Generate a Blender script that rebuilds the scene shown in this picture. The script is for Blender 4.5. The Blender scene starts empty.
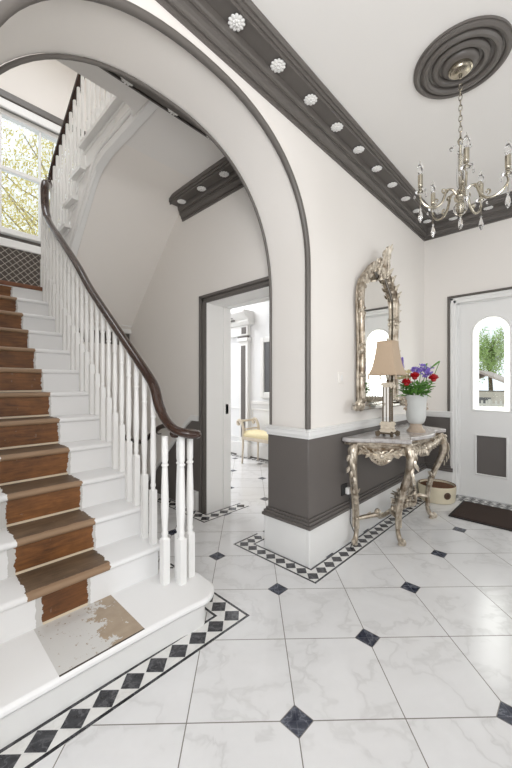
import bpy, math, random
from mathutils import Vector, Matrix
PI = math.pi
rnd = random.Random(7)
SC = bpy.context.scene
COL = SC.collection

# ------------------------------------------------------------------ materials
def new_mat(name):
    m = bpy.data.materials.new(name); m.use_nodes = True
    nt = m.node_tree
    return m, nt, nt.nodes['Principled BSDF']

def N(nt, typ, **kw):
    n = nt.nodes.new(typ)
    for k, v in kw.items():
        setattr(n, k, v)
    return n

def setin(nt, sock, val):
    if isinstance(val, bpy.types.NodeSocket):
        nt.links.new(val, sock)
    else:
        sock.default_value = val

def M(nt, op, a, b=0.0, c=None, clamp=False):
    n = N(nt, 'ShaderNodeMath', operation=op); n.use_clamp = clamp
    setin(nt, n.inputs[0], a); setin(nt, n.inputs[1], b)
    if c is not None: setin(nt, n.inputs[2], c)
    return n.outputs[0]

def MIX(nt, f, a, b):
    n = N(nt, 'ShaderNodeMix', data_type='RGBA')
    setin(nt, n.inputs[0], f); setin(nt, n.inputs[6], a); setin(nt, n.inputs[7], b)
    return n.outputs[2]

def NOISE(nt, vec, scale, detail=3, rough=.5, dist=0):
    n = N(nt, 'ShaderNodeTexNoise'); n.inputs['Scale'].default_value = scale
    n.inputs['Detail'].default_value = detail; n.inputs['Roughness'].default_value = rough
    n.inputs['Distortion'].default_value = dist
    if vec is not None: nt.links.new(vec, n.inputs['Vector'])
    return n.outputs['Fac']

def POS(nt):
    return N(nt, 'ShaderNodeNewGeometry').outputs['Position']

def OBJ(nt):
    return N(nt, 'ShaderNodeTexCoord').outputs['Object']

def SEP(nt, v):
    s = N(nt, 'ShaderNodeSeparateXYZ'); nt.links.new(v, s.inputs[0]); return s.outputs

def BUMP(nt, b, h, strength=.2, dist=.01):
    n = N(nt, 'ShaderNodeBump'); n.inputs['Strength'].default_value = strength
    n.inputs['Distance'].default_value = dist
    nt.links.new(h, n.inputs['Height']); nt.links.new(n.outputs[0], b.inputs['Normal'])

def C4(c): return (c[0], c[1], c[2], 1)

def simple(name, col, rough=.5, metal=0, var=.06, scale=12, bump=0, spec=None, coat=0):
    m, nt, b = new_mat(name)
    f = NOISE(nt, POS(nt), scale, 4)
    lo = tuple(max(0, x * (1 - var)) for x in col); hi = tuple(min(1, x * (1 + var)) for x in col)
    nt.links.new(MIX(nt, f, C4(lo), C4(hi)), b.inputs['Base Color'])
    b.inputs['Roughness'].default_value = rough; b.inputs['Metallic'].default_value = metal
    if spec is not None: b.inputs['Specular IOR Level'].default_value = spec
    if coat: b.inputs['Coat Weight'].default_value = coat
    if bump: BUMP(nt, b, NOISE(nt, POS(nt), scale * 6, 5), bump)
    return m

MT = {}
MT['wall'] = simple('wall_paint', (.83, .795, .755), .75, var=.015, scale=3, bump=.03)
MT['ceiling'] = simple('ceiling_paint', (.81, .79, .765), .8, var=.01, scale=3)
MT['wall_cool'] = simple('cool_white_wall_paint', (.80, .805, .81), .75, var=.015, scale=3)
MT['white'] = simple('white_woodwork', (.82, .815, .80), .35, var=.015, scale=5)
MT['dark'] = simple('dark_grey_trim_paint', (.122, .110, .100), .4, var=.05, scale=6)
MT['dado'] = simple('grey_dado_paint', (.125, .112, .104), .42, var=.04, scale=5)
MT['plaster'] = simple('white_plaster', (.85, .84, .82), .5, var=.02)
MT['rail'] = simple('dark_mahogany', (.034, .014, .008), .26, var=.35, scale=9, coat=.2)
MT['blackmarble'] = None
MT['black'] = simple('black_plastic', (.015, .015, .015), .4)
MT['plastic'] = simple('white_plastic', (.8, .79, .77), .4)
MT['nickel'] = simple('aged_nickel', (.46, .42, .34), .22, metal=1, var=.15, scale=20)
MT['chrome'] = simple('polished_silver', (.72, .70, .67), .12, metal=1, var=.05)
MT['fabric_beige'] = simple('beige_silk', (.50, .38, .27), .7, var=.08, scale=150, bump=.15)
MT['bench_fabric'] = simple('cream_damask', (.80, .70, .44), .7, var=.10, scale=45)
MT['limed'] = simple('limed_wood', (.66, .58, .47), .5, var=.12, scale=25)
MT['ceramic'] = simple('pale_blue_ceramic', (.60, .61, .59), .35, var=.06, scale=14)
MT['terracotta'] = simple('weathered_stone', (.45, .36, .28), .6, var=.2, scale=30)
MT['red'] = simple('red_petal', (.42, .004, .010), .5, var=.3, scale=60)
MT['purple'] = simple('purple_petal', (.30, .21, .62), .5, var=.35, scale=60)
MT['cream_petal'] = simple('cream_petal', (.75, .68, .42), .5, var=.1, scale=60)
MT['leaf'] = simple('green_leaf', (.11, .27, .045), .45, var=.45, scale=30)
MT['mat_brown'] = simple('brown_coir', (.045, .026, .018), .95, var=.35, scale=160, bump=.6)
MT['mat_edge'] = simple('dark_mat_edge', (.016, .012, .010), .7)
MT['bed_cream'] = simple('cream_felt', (.68, .61, .46), .85, var=.06, scale=40, bump=.1)
MT['bed_brown'] = simple('brown_fleece', (.15, .07, .035), .95, var=.2, scale=60, bump=.3)
MT['badge'] = simple('brown_leather_badge', (.10, .055, .035), .6)
MT['bark'] = simple('bark', (.12, .09, .06), .9, var=.3)
MT['pale_bark'] = simple('pale_bark', (.34, .29, .22), .9, var=.3)
MT['blossom'] = simple('yellow_green_spring_leaf', (.74, .64, .23), .6, var=.35, scale=6)
MT['green_tree'] = simple('green_tree_leaf', (.34, .48, .14), .6, var=.5, scale=5)
MT['roof'] = simple('pale_roof_tile', (.45, .38, .33), .8)
MT['gravel'] = simple('pale_gravel', (.5, .44, .34), .95, var=.2, scale=8)
MT['fence'] = simple('white_fence_paint', (.7, .68, .62), .7)
MT['brick'] = simple('pale_render', (.6, .55, .47), .8)
MT['greyglass'] = simple('dark_grey_panel', (.13, .13, .135), .35)

def marble(nt, vec, base, vein, s=1.0, strength=1.0):
    """marble colour from a coordinate: soft clouds and thin broken veins"""
    w = NOISE(nt, vec, 2.2 * s, 4, .6)
    a = N(nt, 'ShaderNodeVectorMath', operation='MULTIPLY_ADD')
    nt.links.new(vec, a.inputs[0]); a.inputs[1].default_value = (1, 1, 1)
    cm = N(nt, 'ShaderNodeCombineXYZ'); 
    off = M(nt, 'MULTIPLY', w, .55 / s)
    nt.links.new(off, cm.inputs[0]); nt.links.new(M(nt, 'MULTIPLY', off, -.8), cm.inputs[1])
    nt.links.new(cm.outputs[0], a.inputs[2])
    n1 = NOISE(nt, a.outputs[0], 2.6 * s, 5, .55)
    d = M(nt, 'ABSOLUTE', M(nt, 'SUBTRACT', n1, .5))
    v = M(nt, 'SUBTRACT', 1.0, M(nt, 'MULTIPLY', d, 34.0), clamp=True)
    v = M(nt, 'MULTIPLY', v, M(nt, 'MULTIPLY', NOISE(nt, vec, 3.0 * s, 2), 1.15), clamp=True)
    cloud = M(nt, 'SUBTRACT', 1.0, M(nt, 'MULTIPLY', d, 7.0), clamp=True)
    f = M(nt, 'ADD', M(nt, 'MULTIPLY', v, .55 * strength), M(nt, 'MULTIPLY', cloud, .22 * strength), clamp=True)
    return MIX(nt, f, C4(base), C4(vein))

def mat_floor():
    m, nt, b = new_mat('marble_floor_tiles')
    s = SEP(nt, POS(nt))
    k = 1 / math.sqrt(2) / .4011
    x = M(nt, 'SUBTRACT', s[0], 1.002); y = M(nt, 'SUBTRACT', s[1], .755)
    i = M(nt, 'MULTIPLY', M(nt, 'SUBTRACT', x, y), k)
    j = M(nt, 'MULTIPLY', M(nt, 'ADD', x, y), k)
    ir = M(nt, 'ROUND', i); jr = M(nt, 'ROUND', j)
    di = M(nt, 'ABSOLUTE', M(nt, 'SUBTRACT', i, ir)); dj = M(nt, 'ABSOLUTE', M(nt, 'SUBTRACT', j, jr))
    grout = M(nt, 'LESS_THAN', M(nt, 'MINIMUM', di, dj), .0052)
    a = M(nt, 'MULTIPLY', M(nt, 'ADD', i, j), .5); c = M(nt, 'MULTIPLY', M(nt, 'SUBTRACT', i, j), .5)
    fa = M(nt, 'ABSOLUTE', M(nt, 'SUBTRACT', a, M(nt, 'ROUND', a)))
    fc = M(nt, 'ABSOLUTE', M(nt, 'SUBTRACT', c, M(nt, 'ROUND', c)))
    mx = M(nt, 'MAXIMUM', fa, fc)
    dot = M(nt, 'LESS_THAN', mx, .075)
    dotg = M(nt, 'LESS_THAN', mx, .080)
    # every tile its own cut of stone
    cell = N(nt, 'ShaderNodeCombineXYZ')
    nt.links.new(M(nt, 'FLOOR', i), cell.inputs[0]); nt.links.new(M(nt, 'FLOOR', j), cell.inputs[1])
    wn = N(nt, 'ShaderNodeTexWhiteNoise', noise_dimensions='2D'); nt.links.new(cell.outputs[0], wn.inputs[0])
    sc = N(nt, 'ShaderNodeVectorMath', operation='SCALE'); nt.links.new(wn.outputs['Color'], sc.inputs[0]); sc.inputs['Scale'].default_value = 40
    ad = N(nt, 'ShaderNodeVectorMath', operation='ADD'); nt.links.new(sc.outputs[0], ad.inputs[0]); nt.links.new(POS(nt), ad.inputs[1])
    white = marble(nt, ad.outputs[0], (.755, .752, .755), (.42, .41, .40), 1.0, .58)
    blk = marble(nt, POS(nt), (.018, .022, .040), (.40, .42, .48), 5.0, .6)
    col = MIX(nt, grout, white, (.20, .185, .165, 1))
    col = MIX(nt, dotg, col, (.20, .185, .165, 1))
    col = MIX(nt, dot, col, blk)
    nt.links.new(col, b.inputs['Base Color'])
    g = M(nt, 'MULTIPLY', M(nt, 'MAXIMUM', grout, M(nt, 'SUBTRACT', dotg, dot)), .5)
    nt.links.new(M(nt, 'ADD', g, .16), b.inputs['Roughness'])
    return m
MT['floor'] = mat_floor()

def mat_marble(name, base, vein, s, st, rough=.15):
    m, nt, b = new_mat(name)
    nt.links.new(marble(nt, POS(nt), base, vein, s, st), b.inputs['Base Color'])
    b.inputs['Roughness'].default_value = rough
    return m
MT['blackmarble'] = mat_marble('black_marble', (.016, .016, .02), (.30, .30, .32), 6, .5)
MT['whitemarble'] = mat_marble('white_marble', (.78, .77, .75), (.45, .44, .42), 2, .5)
MT['tablemarble'] = mat_marble('grey_brown_marble', (.50, .48, .47), (.20, .15, .13), 3, 1.0, .12)

def mat_stair(name, bare1, bare2, back_line, x0=.372, x1=.725):
    """painted step with the bare timber band where a runner used to be"""
    m, nt, b = new_mat(name)
    p = POS(nt); s = SEP(nt, p); o = SEP(nt, OBJ(nt))
    edge = M(nt, 'MULTIPLY', M(nt, 'SUBTRACT', NOISE(nt, p, 20, 5, .7), .5), .052)
    xx = M(nt, 'ADD', s[0], edge)
    bare = M(nt, 'MULTIPLY', M(nt, 'GREATER_THAN', xx, x0), M(nt, 'LESS_THAN', xx, x1))
    old = M(nt, 'MULTIPLY', M(nt, 'GREATER_THAN', M(nt, 'ADD', s[0], M(nt, 'MULTIPLY', edge, .5)), x0 - .028), M(nt, 'LESS_THAN', M(nt, 'ADD', s[0], M(nt, 'MULTIPLY', edge, .5)), x1 + .012))
    st = N(nt, 'ShaderNodeMapping'); st.inputs['Scale'].default_value = (1.6, 14, 14)
    nt.links.new(p, st.inputs['Vector'])
    grain = M(nt, 'MULTIPLY', M(nt, 'SUBTRACT', M(nt, 'ADD', M(nt, 'MULTIPLY', NOISE(nt, st.outputs[0], 5, 6, .65, .6), .6), M(nt, 'MULTIPLY', NOISE(nt, p, 7, 4, .6), .5)), .33), 2.2, clamp=True)
    wood = MIX(nt, grain, C4(bare1), C4(bare2))
    scuff = M(nt, 'GREATER_THAN', NOISE(nt, p, 26, 6, .7), .66)
    wood = MIX(nt, M(nt, 'MULTIPLY', scuff, .22), wood, (.42, .36, .30, 1))
    if not back_line:
        worn = M(nt, 'LESS_THAN', M(nt, 'ADD', o[1], M(nt, 'MULTIPLY', edge, .6)), .030)
        wood = MIX(nt, M(nt, 'MULTIPLY', worn, .55), wood, (.42, .27, .16, 1))
        old = M(nt, 'MULTIPLY', old, 0.0)
    col = MIX(nt, old, (.80, .80, .80, 1), (.56, .55, .53, 1))
    col = MIX(nt, bare, col, wood)
    if back_line:
        ln = M(nt, 'MULTIPLY', M(nt, 'LESS_THAN', o[2], .012), bare)
        col = MIX(nt, ln, col, (.66, .56, .42, 1))
    nt.links.new(col, b.inputs['Base Color'])
    nt.links.new(M(nt, 'ADD', M(nt, 'MULTIPLY', bare, .22), .33), b.inputs['Roughness'])
    return m
MT['tread'] = mat_stair('stair_tread_paint_and_bare_timber', (.050, .030, .016), (.20, .128, .074), False)
MT['riser'] = mat_stair('stair_riser_paint_and_bare_timber', (.045, .015, .003), (.30, .118, .030), True)

MT['riser_worn'] = mat_stair('worn_riser_paint_and_bare_timber', (.045, .015, .004), (.22, .085, .024), True, .435, .625)

def mat_first_tread():
    m, nt, b = new_mat('curtail_tread_worn_paint')
    p = POS(nt); s = SEP(nt, p)
    inx = M(nt, 'MULTIPLY', M(nt, 'GREATER_THAN', s[0], .40), M(nt, 'LESS_THAN', s[0], .735))
    iny = M(nt, 'GREATER_THAN', s[1], 1.372)
    zone = M(nt, 'MULTIPLY', inx, iny)
    ramp = M(nt, 'MULTIPLY', M(nt, 'SUBTRACT', s[0], .58), 1.6)
    pn = M(nt, 'ADD', NOISE(nt, p, 16, 7, .75), ramp)
    rightb = M(nt, 'MULTIPLY', M(nt, 'GREATER_THAN', M(nt, 'ADD', s[1], M(nt, 'MULTIPLY', s[0], .12)), 1.478), M(nt, 'LESS_THAN', s[1], 1.62))
    patch = M(nt, 'MULTIPLY', M(nt, 'GREATER_THAN', pn, .56), zone)
    chips = M(nt, 'MULTIPLY', M(nt, 'GREATER_THAN', NOISE(nt, p, 42, 5, .7), .63), zone)
    wood = MIX(nt, NOISE(nt, p, 18, 5, .6), (.25, .17, .10, 1), (.44, .34, .23, 1))
    col = MIX(nt, zone, (.82, .815, .81, 1), (.62, .61, .59, 1))
    col = MIX(nt, M(nt, 'MULTIPLY', M(nt, 'MAXIMUM', patch, chips), .9), col, wood)
    line = M(nt, 'MULTIPLY', M(nt, 'LESS_THAN', s[1], 1.379), M(nt, 'MULTIPLY', zone, M(nt, 'GREATER_THAN', s[2], .16)))
    col = MIX(nt, line, col, (.05, .035, .025, 1))
    nt.links.new(col, b.inputs['Base Color']); b.inputs['Roughness'].default_value = .4
    return m
MT['tread1'] = mat_first_tread()

def mat_gilt(name, hi, lo, rough):
    m, nt, b = new_mat(name)
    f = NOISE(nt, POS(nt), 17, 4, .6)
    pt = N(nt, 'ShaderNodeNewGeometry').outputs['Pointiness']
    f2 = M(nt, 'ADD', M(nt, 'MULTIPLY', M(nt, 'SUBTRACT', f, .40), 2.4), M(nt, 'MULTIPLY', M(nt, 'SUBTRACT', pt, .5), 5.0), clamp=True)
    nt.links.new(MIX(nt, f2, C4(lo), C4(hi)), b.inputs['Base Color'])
    b.inputs['Metallic'].default_value = .72; b.inputs['Roughness'].default_value = rough
    BUMP(nt, b, NOISE(nt, POS(nt), 70, 4, .6), .2, .006)
    return m
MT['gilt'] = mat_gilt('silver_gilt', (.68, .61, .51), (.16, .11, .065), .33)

def mat_lattice():
    m, nt, b = new_mat('diamond_lattice_grille')
    s = SEP(nt, POS(nt))
    p1 = M(nt, 'FRACT', M(nt, 'MULTIPLY', M(nt, 'ADD', s[0], s[2]), 1 / .074))
    p2 = M(nt, 'FRACT', M(nt, 'MULTIPLY', M(nt, 'SUBTRACT', s[0], s[2]), 1 / .074))
    l = M(nt, 'MAXIMUM', M(nt, 'LESS_THAN', p1, .10), M(nt, 'LESS_THAN', p2, .10))
    nt.links.new(MIX(nt, l, (.050, .038, .031, 1), (.42, .38, .33, 1)), b.inputs['Base Color'])
    b.inputs['Roughness'].default_value = .5
    return m
MT['lattice'] = mat_lattice()

def mat_bare_skirt():
    return simple('bare_reddish_timber', (.16, .06, .025), .55, var=.4, scale=20)
MT['baretimber'] = mat_bare_skirt()

def mat_mirror():
    m, nt, b = new_mat('silvered_mirror')
    b.inputs['Base Color'].default_value = (.88, .88, .86, 1); b.inputs['Metallic'].default_value = 1
    b.inputs['Roughness'].default_value = .02
    return m
MT['mirror'] = mat_mirror()

def mat_crystal():
    m, nt, b = new_mat('crystal_glass')
    b.inputs['Base Color'].default_value = (.97, .97, .97, 1)
    b.inputs['Roughness'].default_value = .03; b.inputs['IOR'].default_value = 1.5
    b.inputs['Transmission Weight'].default_value = 1
    return m
MT['crystal'] = mat_crystal()

def mat_pane(name, tint, gl):
    m, nt, b = new_mat(name)
    out = nt.nodes['Material Output']
    t = N(nt, 'ShaderNodeBsdfTransparent'); t.inputs[0].default_value = C4(tint)
    g = N(nt, 'ShaderNodeBsdfGlossy'); g.inputs['Roughness'].default_value = .02
    mx = N(nt, 'ShaderNodeMixShader'); mx.inputs[0].default_value = gl
    nt.links.new(t.outputs[0], mx.inputs[1]); nt.links.new(g.outputs[0], mx.inputs[2])
    nt.links.new(mx.outputs[0], out.inputs[0])
    return m
MT['pane'] = mat_pane('clear_window_pane', (.97, .98, .97), .04)

def mat_frost():
    m, nt, b = new_mat('frosted_glass_band')
    out = nt.nodes['Material Output']
    t = N(nt, 'ShaderNodeBsdfTranslucent'); t.inputs[0].default_value = (.95, .95, .92, 1)
    g = N(nt, 'ShaderNodeBsdfTransparent'); g.inputs[0].default_value = (1, 1, 1, 1)
    mx = N(nt, 'ShaderNodeMixShader'); mx.inputs[0].default_value = .35
    nt.links.new(t.outputs[0], mx.inputs[1]); nt.links.new(g.outputs[0], mx.inputs[2])
    nt.links.new(mx.outputs[0], out.inputs[0])
    return m
MT['frost'] = mat_frost()

# ------------------------------------------------------------------ mesh builder
class MB:
    def __init__(self): self.v = []; self.f = []; self.m = []
    def add(self, vs, fs, mi=0):
        o = len(self.v); self.v += [tuple(p) for p in vs]
        self.f += [tuple(i + o for i in f) for f in fs]; self.m += [mi] * len(fs)
        return self
    def box(self, x0, y0, z0, x1, y1, z1, mi=0):
        vs = [(x, y, z) for z in (z0, z1) for y in (y0, y1) for x in (x0, x1)]
        fs = [(0, 2, 3, 1), (4, 5, 7, 6), (0, 1, 5, 4), (2, 6, 7, 3), (0, 4, 6, 2), (1, 3, 7, 5)]
        return self.add(vs, fs, mi)
    def prism(self, pts, a, b, axis='z', mi=0, inset=0.0):
        """pts: 2D outline; extruded from a to b along the axis.
        axis x: pts=(y,z); axis y: pts=(x,z); axis z: pts=(x,y)"""
        n = len(pts)
        def P(p, h):
            return {'x': (h, p[0], p[1]), 'y': (p[0], h, p[1]), 'z': (p[0], p[1], h)}[axis]
        vs = [P(p, a) for p in pts] + [P(p, b) for p in pts]
        fs = [tuple(range(n - 1, -1, -1)), tuple(range(n, 2 * n))]
        fs += [(i, (i + 1) % n, n + (i + 1) % n, n + i) for i in range(n)]
        return self.add(vs, fs, mi)
    def lathe(self, prof, c=(0, 0, 0), seg=20, mi=0, axis=None, sx=1, sy=1):
        """prof: (radius, height) bottom to top"""
        R = Matrix.Identity(3) if axis is None else Vector((0, 0, 1)).rotation_difference(Vector(axis)).to_matrix()
        vs = []; n = len(prof)
        for r, h in prof:
            for k in range(seg):
                a = 2 * PI * k / seg
                q = R @ Vector((r * math.cos(a) * sx, r * math.sin(a) * sy, h))
                vs.append((c[0] + q.x, c[1] + q.y, c[2] + q.z))
        fs = []
        for i in range(n - 1):
            for k in range(seg):
                k2 = (k + 1) % seg
                fs.append((i * seg + k, i * seg + k2, (i + 1) * seg + k2, (i + 1) * seg + k))
        if prof[0][0] > 1e-6: fs.append(tuple(range(seg - 1, -1, -1)))
        if prof[-1][0] > 1e-6: fs.append(tuple(range((n - 1) * seg, n * seg)))
        return self.add(vs, fs, mi)
    def ball(self, c, r, seg=12, mi=0, rings=None, axis=None):
        """r: radius or (rx, ry, rz)"""
        rr = (r, r, r) if not isinstance(r, (tuple, list)) else r
        rings = rings or max(5, seg // 2)
        pf = []
        for i in range(rings + 1):
            a = -PI / 2 + PI * i / rings
            pf.append((max(1e-4, math.cos(a)), math.sin(a)))
        R = Matrix.Identity(3) if axis is None else Vector((0, 0, 1)).rotation_difference(Vector(axis)).to_matrix()
        o = len(self.v)
        tmp = MB().lathe(pf, (0, 0, 0), seg)
        vs = []
        for p in tmp.v:
            q = R @ Vector((p[0] * rr[0], p[1] * rr[1], p[2] * rr[2]))
            vs.append((c[0] + q.x, c[1] + q.y, c[2] + q.z))
        return self.add(vs, tmp.f, mi)
    def tube(self, path, r, seg=10, mi=0, cap=True, flat=(1, 1), up=None, twist=0):
        """tube along a polyline; r: number or list of radii; flat scales the two section axes"""
        P = [Vector(p) for p in path]; n = len(P)
        rs = r if isinstance(r, (list, tuple)) else [r] * n
        T = []
        for i in range(n):
            t = (P[min(i + 1, n - 1)] - P[max(i - 1, 0)])
            T.append(t.normalized() if t.length > 1e-9 else Vector((0, 0, 1)))
        ref = Vector(up) if up is not None else (Vector((0, 0, 1)) if abs(T[0].z) < .9 else Vector((1, 0, 0)))
        A = (ref - T[0] * ref.dot(T[0])).normalized()
        vs = []
        for i in range(n):
            if i:
                if up is not None and abs(T[i].dot(ref)) < .97:
                    A = (ref - T[i] * ref.dot(T[i])).normalized()
                else:
                    A = T[i - 1].rotation_difference(T[i]) @ A
            B = T[i].cross(A)
            for k in range(seg):
                a = 2 * PI * k / seg + twist
                vs.append(P[i] + A * (math.cos(a) * rs[i] * flat[0]) + B * (math.sin(a) * rs[i] * flat[1]))
        fs = [(i * seg + k, i * seg + (k + 1) % seg, (i + 1) * seg + (k + 1) % seg, (i + 1) * seg + k) for i in range(n - 1) for k in range(seg)]
        if cap:
            fs.append(tuple(range(seg - 1, -1, -1))); fs.append(tuple(range((n - 1) * seg, n * seg)))
        return self.add(vs, fs, mi)
    def leaf(self, base, d, nrm, L, W, thick=.004, curl=.3, mi=0):
        """a small thick pointed leaf bending back along its length"""
        d = Vector(d).normalized(); nv = Vector(nrm); nv = (nv - d * nv.dot(d))
        nv = nv.normalized() if nv.length > 1e-6 else d.orthogonal().normalized()
        sd = d.cross(nv)
        prof = [(0, .25), (.25, .85), (.5, 1), (.75, .7), (1, .05)]
        vs = []
        b = Vector(base)
        for t, w in prof:
            c = b + d * (L * t) + nv * (curl * L * t * t)
            h = sd * (W * .5 * w)
            vs += [c - h, c + nv * (W * .22 * w + thick), c + h, c - nv * thick]
        fs = []
        for i in range(4):
            for k in range(4):
                fs.append((i * 4 + k, i * 4 + (k + 1) % 4, i * 4 + 4 + (k + 1) % 4, i * 4 + 4 + k))
        fs += [(3, 2, 1, 0), (16, 17, 18, 19)]
        return self.add(vs, fs, mi)
    def scroll(self, c, ax, ay, r0, turns, th, a0=0, n=26, mi=0, shrink=.18):
        """spiral volute in the plane (ax, ay)"""
        ax = Vector(ax); ay = Vector(ay); c = Vector(c)
        path = []; rs = []
        for i in range(n + 1):
            t = i / n; a = a0 + turns * 2 * PI * t; rr = r0 * (1 - t * (1 - shrink))
            path.append(c + ax * (rr * math.cos(a)) + ay * (rr * math.sin(a))); rs.append(th * (.55 + .6 * math.sin(PI * min(1, t * 1.2 + .1)) ** 1))
        rs = [max(.15 * th, x) for x in rs]
        self.tube(path, rs, 7, mi)
        self.ball(path[-1], th * 1.3, 8, mi)
        return self
    def xform(self, mat):
        self.v = [tuple(mat @ Vector(p)) for p in self.v]; return self
    def build(self, name, mats, parent=None, loc=(0, 0, 0), smooth=True, ang=38, bevel=0):
        me = bpy.data.meshes.new(name)
        me.from_pydata(self.v, [], self.f)
        mats = mats if isinstance(mats, (list, tuple)) else [mats]
        for x in mats: me.materials.append(MT[x] if isinstance(x, str) else x)
        me.polygons.foreach_set('material_index', self.m)
        import bmesh
        bm = bmesh.new(); bm.from_mesh(me)
        bmesh.ops.recalc_face_normals(bm, faces=bm.faces)
        bm.to_mesh(me); bm.free()
        if smooth:
            me.polygons.foreach_set('use_smooth', [True] * len(me.polygons))
            me.set_sharp_from_angle(angle=math.radians(ang))
        me.update()
        o = bpy.data.objects.new(name, me); COL.objects.link(o)
        o.location = loc
        if parent is not None: o.parent = parent
        if bevel:
            b = o.modifiers.new('bevel', 'BEVEL'); b.width = bevel; b.segments = 2; b.limit_method = 'ANGLE'; b.angle_limit = math.radians(40)
        return o

def spline(pts, n=8, closed=False):
    P = [Vector(p) for p in pts]; out = []; m = len(P)
    rng = range(m) if closed else range(m - 1)
    for i in rng:
        g = (lambda k: P[k % m]) if closed else (lambda k: P[max(0, min(m - 1, k))])
        p0, p1, p2, p3 = g(i - 1), g(i), g(i + 1), g(i + 2)
        for k in range(n):
            t = k / n
            out.append(.5 * ((2 * p1) + (p2 - p0) * t + (2 * p0 - 5 * p1 + 4 * p2 - p3) * t * t + (3 * p1 - p0 - 3 * p2 + p3) * t ** 3))
    if not closed: out.append(P[-1])
    return out

def lerp_list(vals, n):
    """resample radii to n values"""
    out = []
    for i in range(n):
        t = i / (n - 1) * (len(vals) - 1); k = min(int(t), len(vals) - 2); f = t - k
        out.append(vals[k] * (1 - f) + vals[k + 1] * f)
    return out

def empty(name, label, cat, loc=(0, 0, 0), group=None):
    o = bpy.data.objects.new(name, None); COL.objects.link(o); o.location = loc
    o.empty_display_size = .1
    o['label'] = label; o['category'] = cat
    if group: o['group'] = group
    return o

def tag(o, label, cat, group=None, kind=None):
    o['label'] = label; o['category'] = cat
    if group: o['group'] = group
    if kind: o['kind'] = kind
    return o

def struct(o, label=None, cat=None):
    o['kind'] = 'structure'
    if label: o['label'] = label
    if cat: o['category'] = cat
    return o

# ------------------------------------------------------------------ the rooms
H_C = 3.08            # hall ceiling
V_A, V_B = 1.345, 1.70     # arch wall, front and back faces
U_F = 4.25            # front door wall
U_S = 2.016           # stair hall right wall
V_W = 4.90            # stair window wall
FL2 = 3.304           # upper floor

o = MB().box(-1.7, -2.3, -.12, 4.6, 7.1, 0).build('floor', 'floor', smooth=False)
struct(o, 'white veined marble floor tiles with small black corner dots', 'floor')
o = MB().box(-1.7, -2.3, H_C, 4.5, V_A, H_C + .12).build('ceiling', 'ceiling', smooth=False)
struct(o, 'white painted ceiling of the entrance hall', 'ceiling')

def arch_curve(p, grow=0.0, zb=0.0, n=44):
    cu, a, z0, b, ex = p; a += grow; b += grow
    pts = [(cu + a, zb)]
    for k in range(n + 1):
        t = PI * k / n; cs, sn = math.cos(t), math.sin(t)
        pts.append((cu + a * math.copysign(abs(cs) ** (2 / ex), cs), z0 + b * abs(sn) ** (2 / ex)))
    pts.append((cu - a, zb))
    return pts
ARF = (1.0185, .8865, 1.9894, .8317, 2.27)
ARB = (1.0221, .9120, 1.8550, .9814, 2.297)
def arch_wall():
    def ring(p): return [(U_F + .02, 0), (U_F + .02, FL2 + .02), (-1.7, FL2 + .02), (-1.7, 0)] + arch_curve(p, .012)[::-1]
    f, b = ring(ARF), ring(ARB); n = len(f)
    vs = [(x, V_A, z) for x, z in f] + [(x, V_B, z) for x, z in b]
    fs = [tuple(range(n)), tuple(range(2 * n - 1, n - 1, -1))] + [(i, (i + 1) % n, n + (i + 1) % n, n + i) for i in range(n)]
    return MB().add(vs, fs)
o = arch_wall().build('wall_arch', 'wall', ang=30)
struct(o, 'white wall with a tall rounded arch opening to the stairs', 'wall')
for vy, r, nm, pr in ((V_A, .0195, 'trim_1', ARF), (V_B, .010, 'trim_2', ARB)):
    path = [(p[0], vy - (.004 if vy == V_A else -.002), max(p[1], .925)) for p in arch_curve(pr, zb=.925)]
    o = MB().tube(path, r, 12).build(nm, 'dark')
    struct(o, 'dark grey bead moulding edging the %s of the arch' % ('hall side' if vy == V_A else 'stair side'), 'moulding')

# front door wall with its opening
DV0, DV1, DZ = 1.02, -.19, 2.13
mb = MB()
mb.box(U_F, DV0, 0, U_F + .25, V_A + .02, FL2); mb.box(U_F, -2.3, 0, U_F + .25, DV1, FL2); mb.box(U_F, DV1, DZ, U_F + .25, DV0, FL2)
struct(mb.build('wall_front', 'wall', smooth=False), 'white wall holding the front door', 'wall')
# wall behind the camera and wall to the left; window openings added to light the hall
mb = MB()
mb.box(-1.7, -2.5, 0, 1.2, -2.3, H_C); mb.box(3.9, -2.5, 0, U_F + .25, -2.3, H_C); mb.box(1.2, -2.5, 0, 3.9, -2.3, .75); mb.box(1.2, -2.5, 2.6, 3.9, -2.3, H_C)
struct(mb.build('wall_opposite', 'wall', smooth=False), 'white wall opposite the mirror with an added wide window opening for light', 'wall')
mb = MB()
mb.box(-1.9, -2.5, 0, -1.7, -1.7, H_C); mb.box(-1.9, .9, 0, -1.7, V_B, H_C); mb.box(-1.9, -1.7, 0, -1.7, .9, .6); mb.box(-1.9, -1.7, 2.6, -1.7, .9, H_C)
struct(mb.build('wall_back', 'wall', smooth=False), 'white wall behind the camera with an added window opening for light', 'wall')
# stair hall right wall with a doorway
SD0, SD1, SDZ = 1.722, 2.58, 2.0
mb = MB()
mb.box(U_S, V_B, 0, 2.30, SD0, 5.6); mb.box(U_S, SD1, 0, 2.30, V_W + .2, 5.6); mb.box(U_S, SD0, SDZ, 2.30, SD1, 5.6)
struct(mb.build('wall_stair', 'wall', smooth=False), 'white stair hall wall pierced by a doorway', 'wall')
o = MB().box(-.11, V_B, 0, .09, V_W + .2, 5.6).build('wall_left', 'wall', smooth=False); struct(o, 'white wall to the left of the staircase', 'wall')
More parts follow.
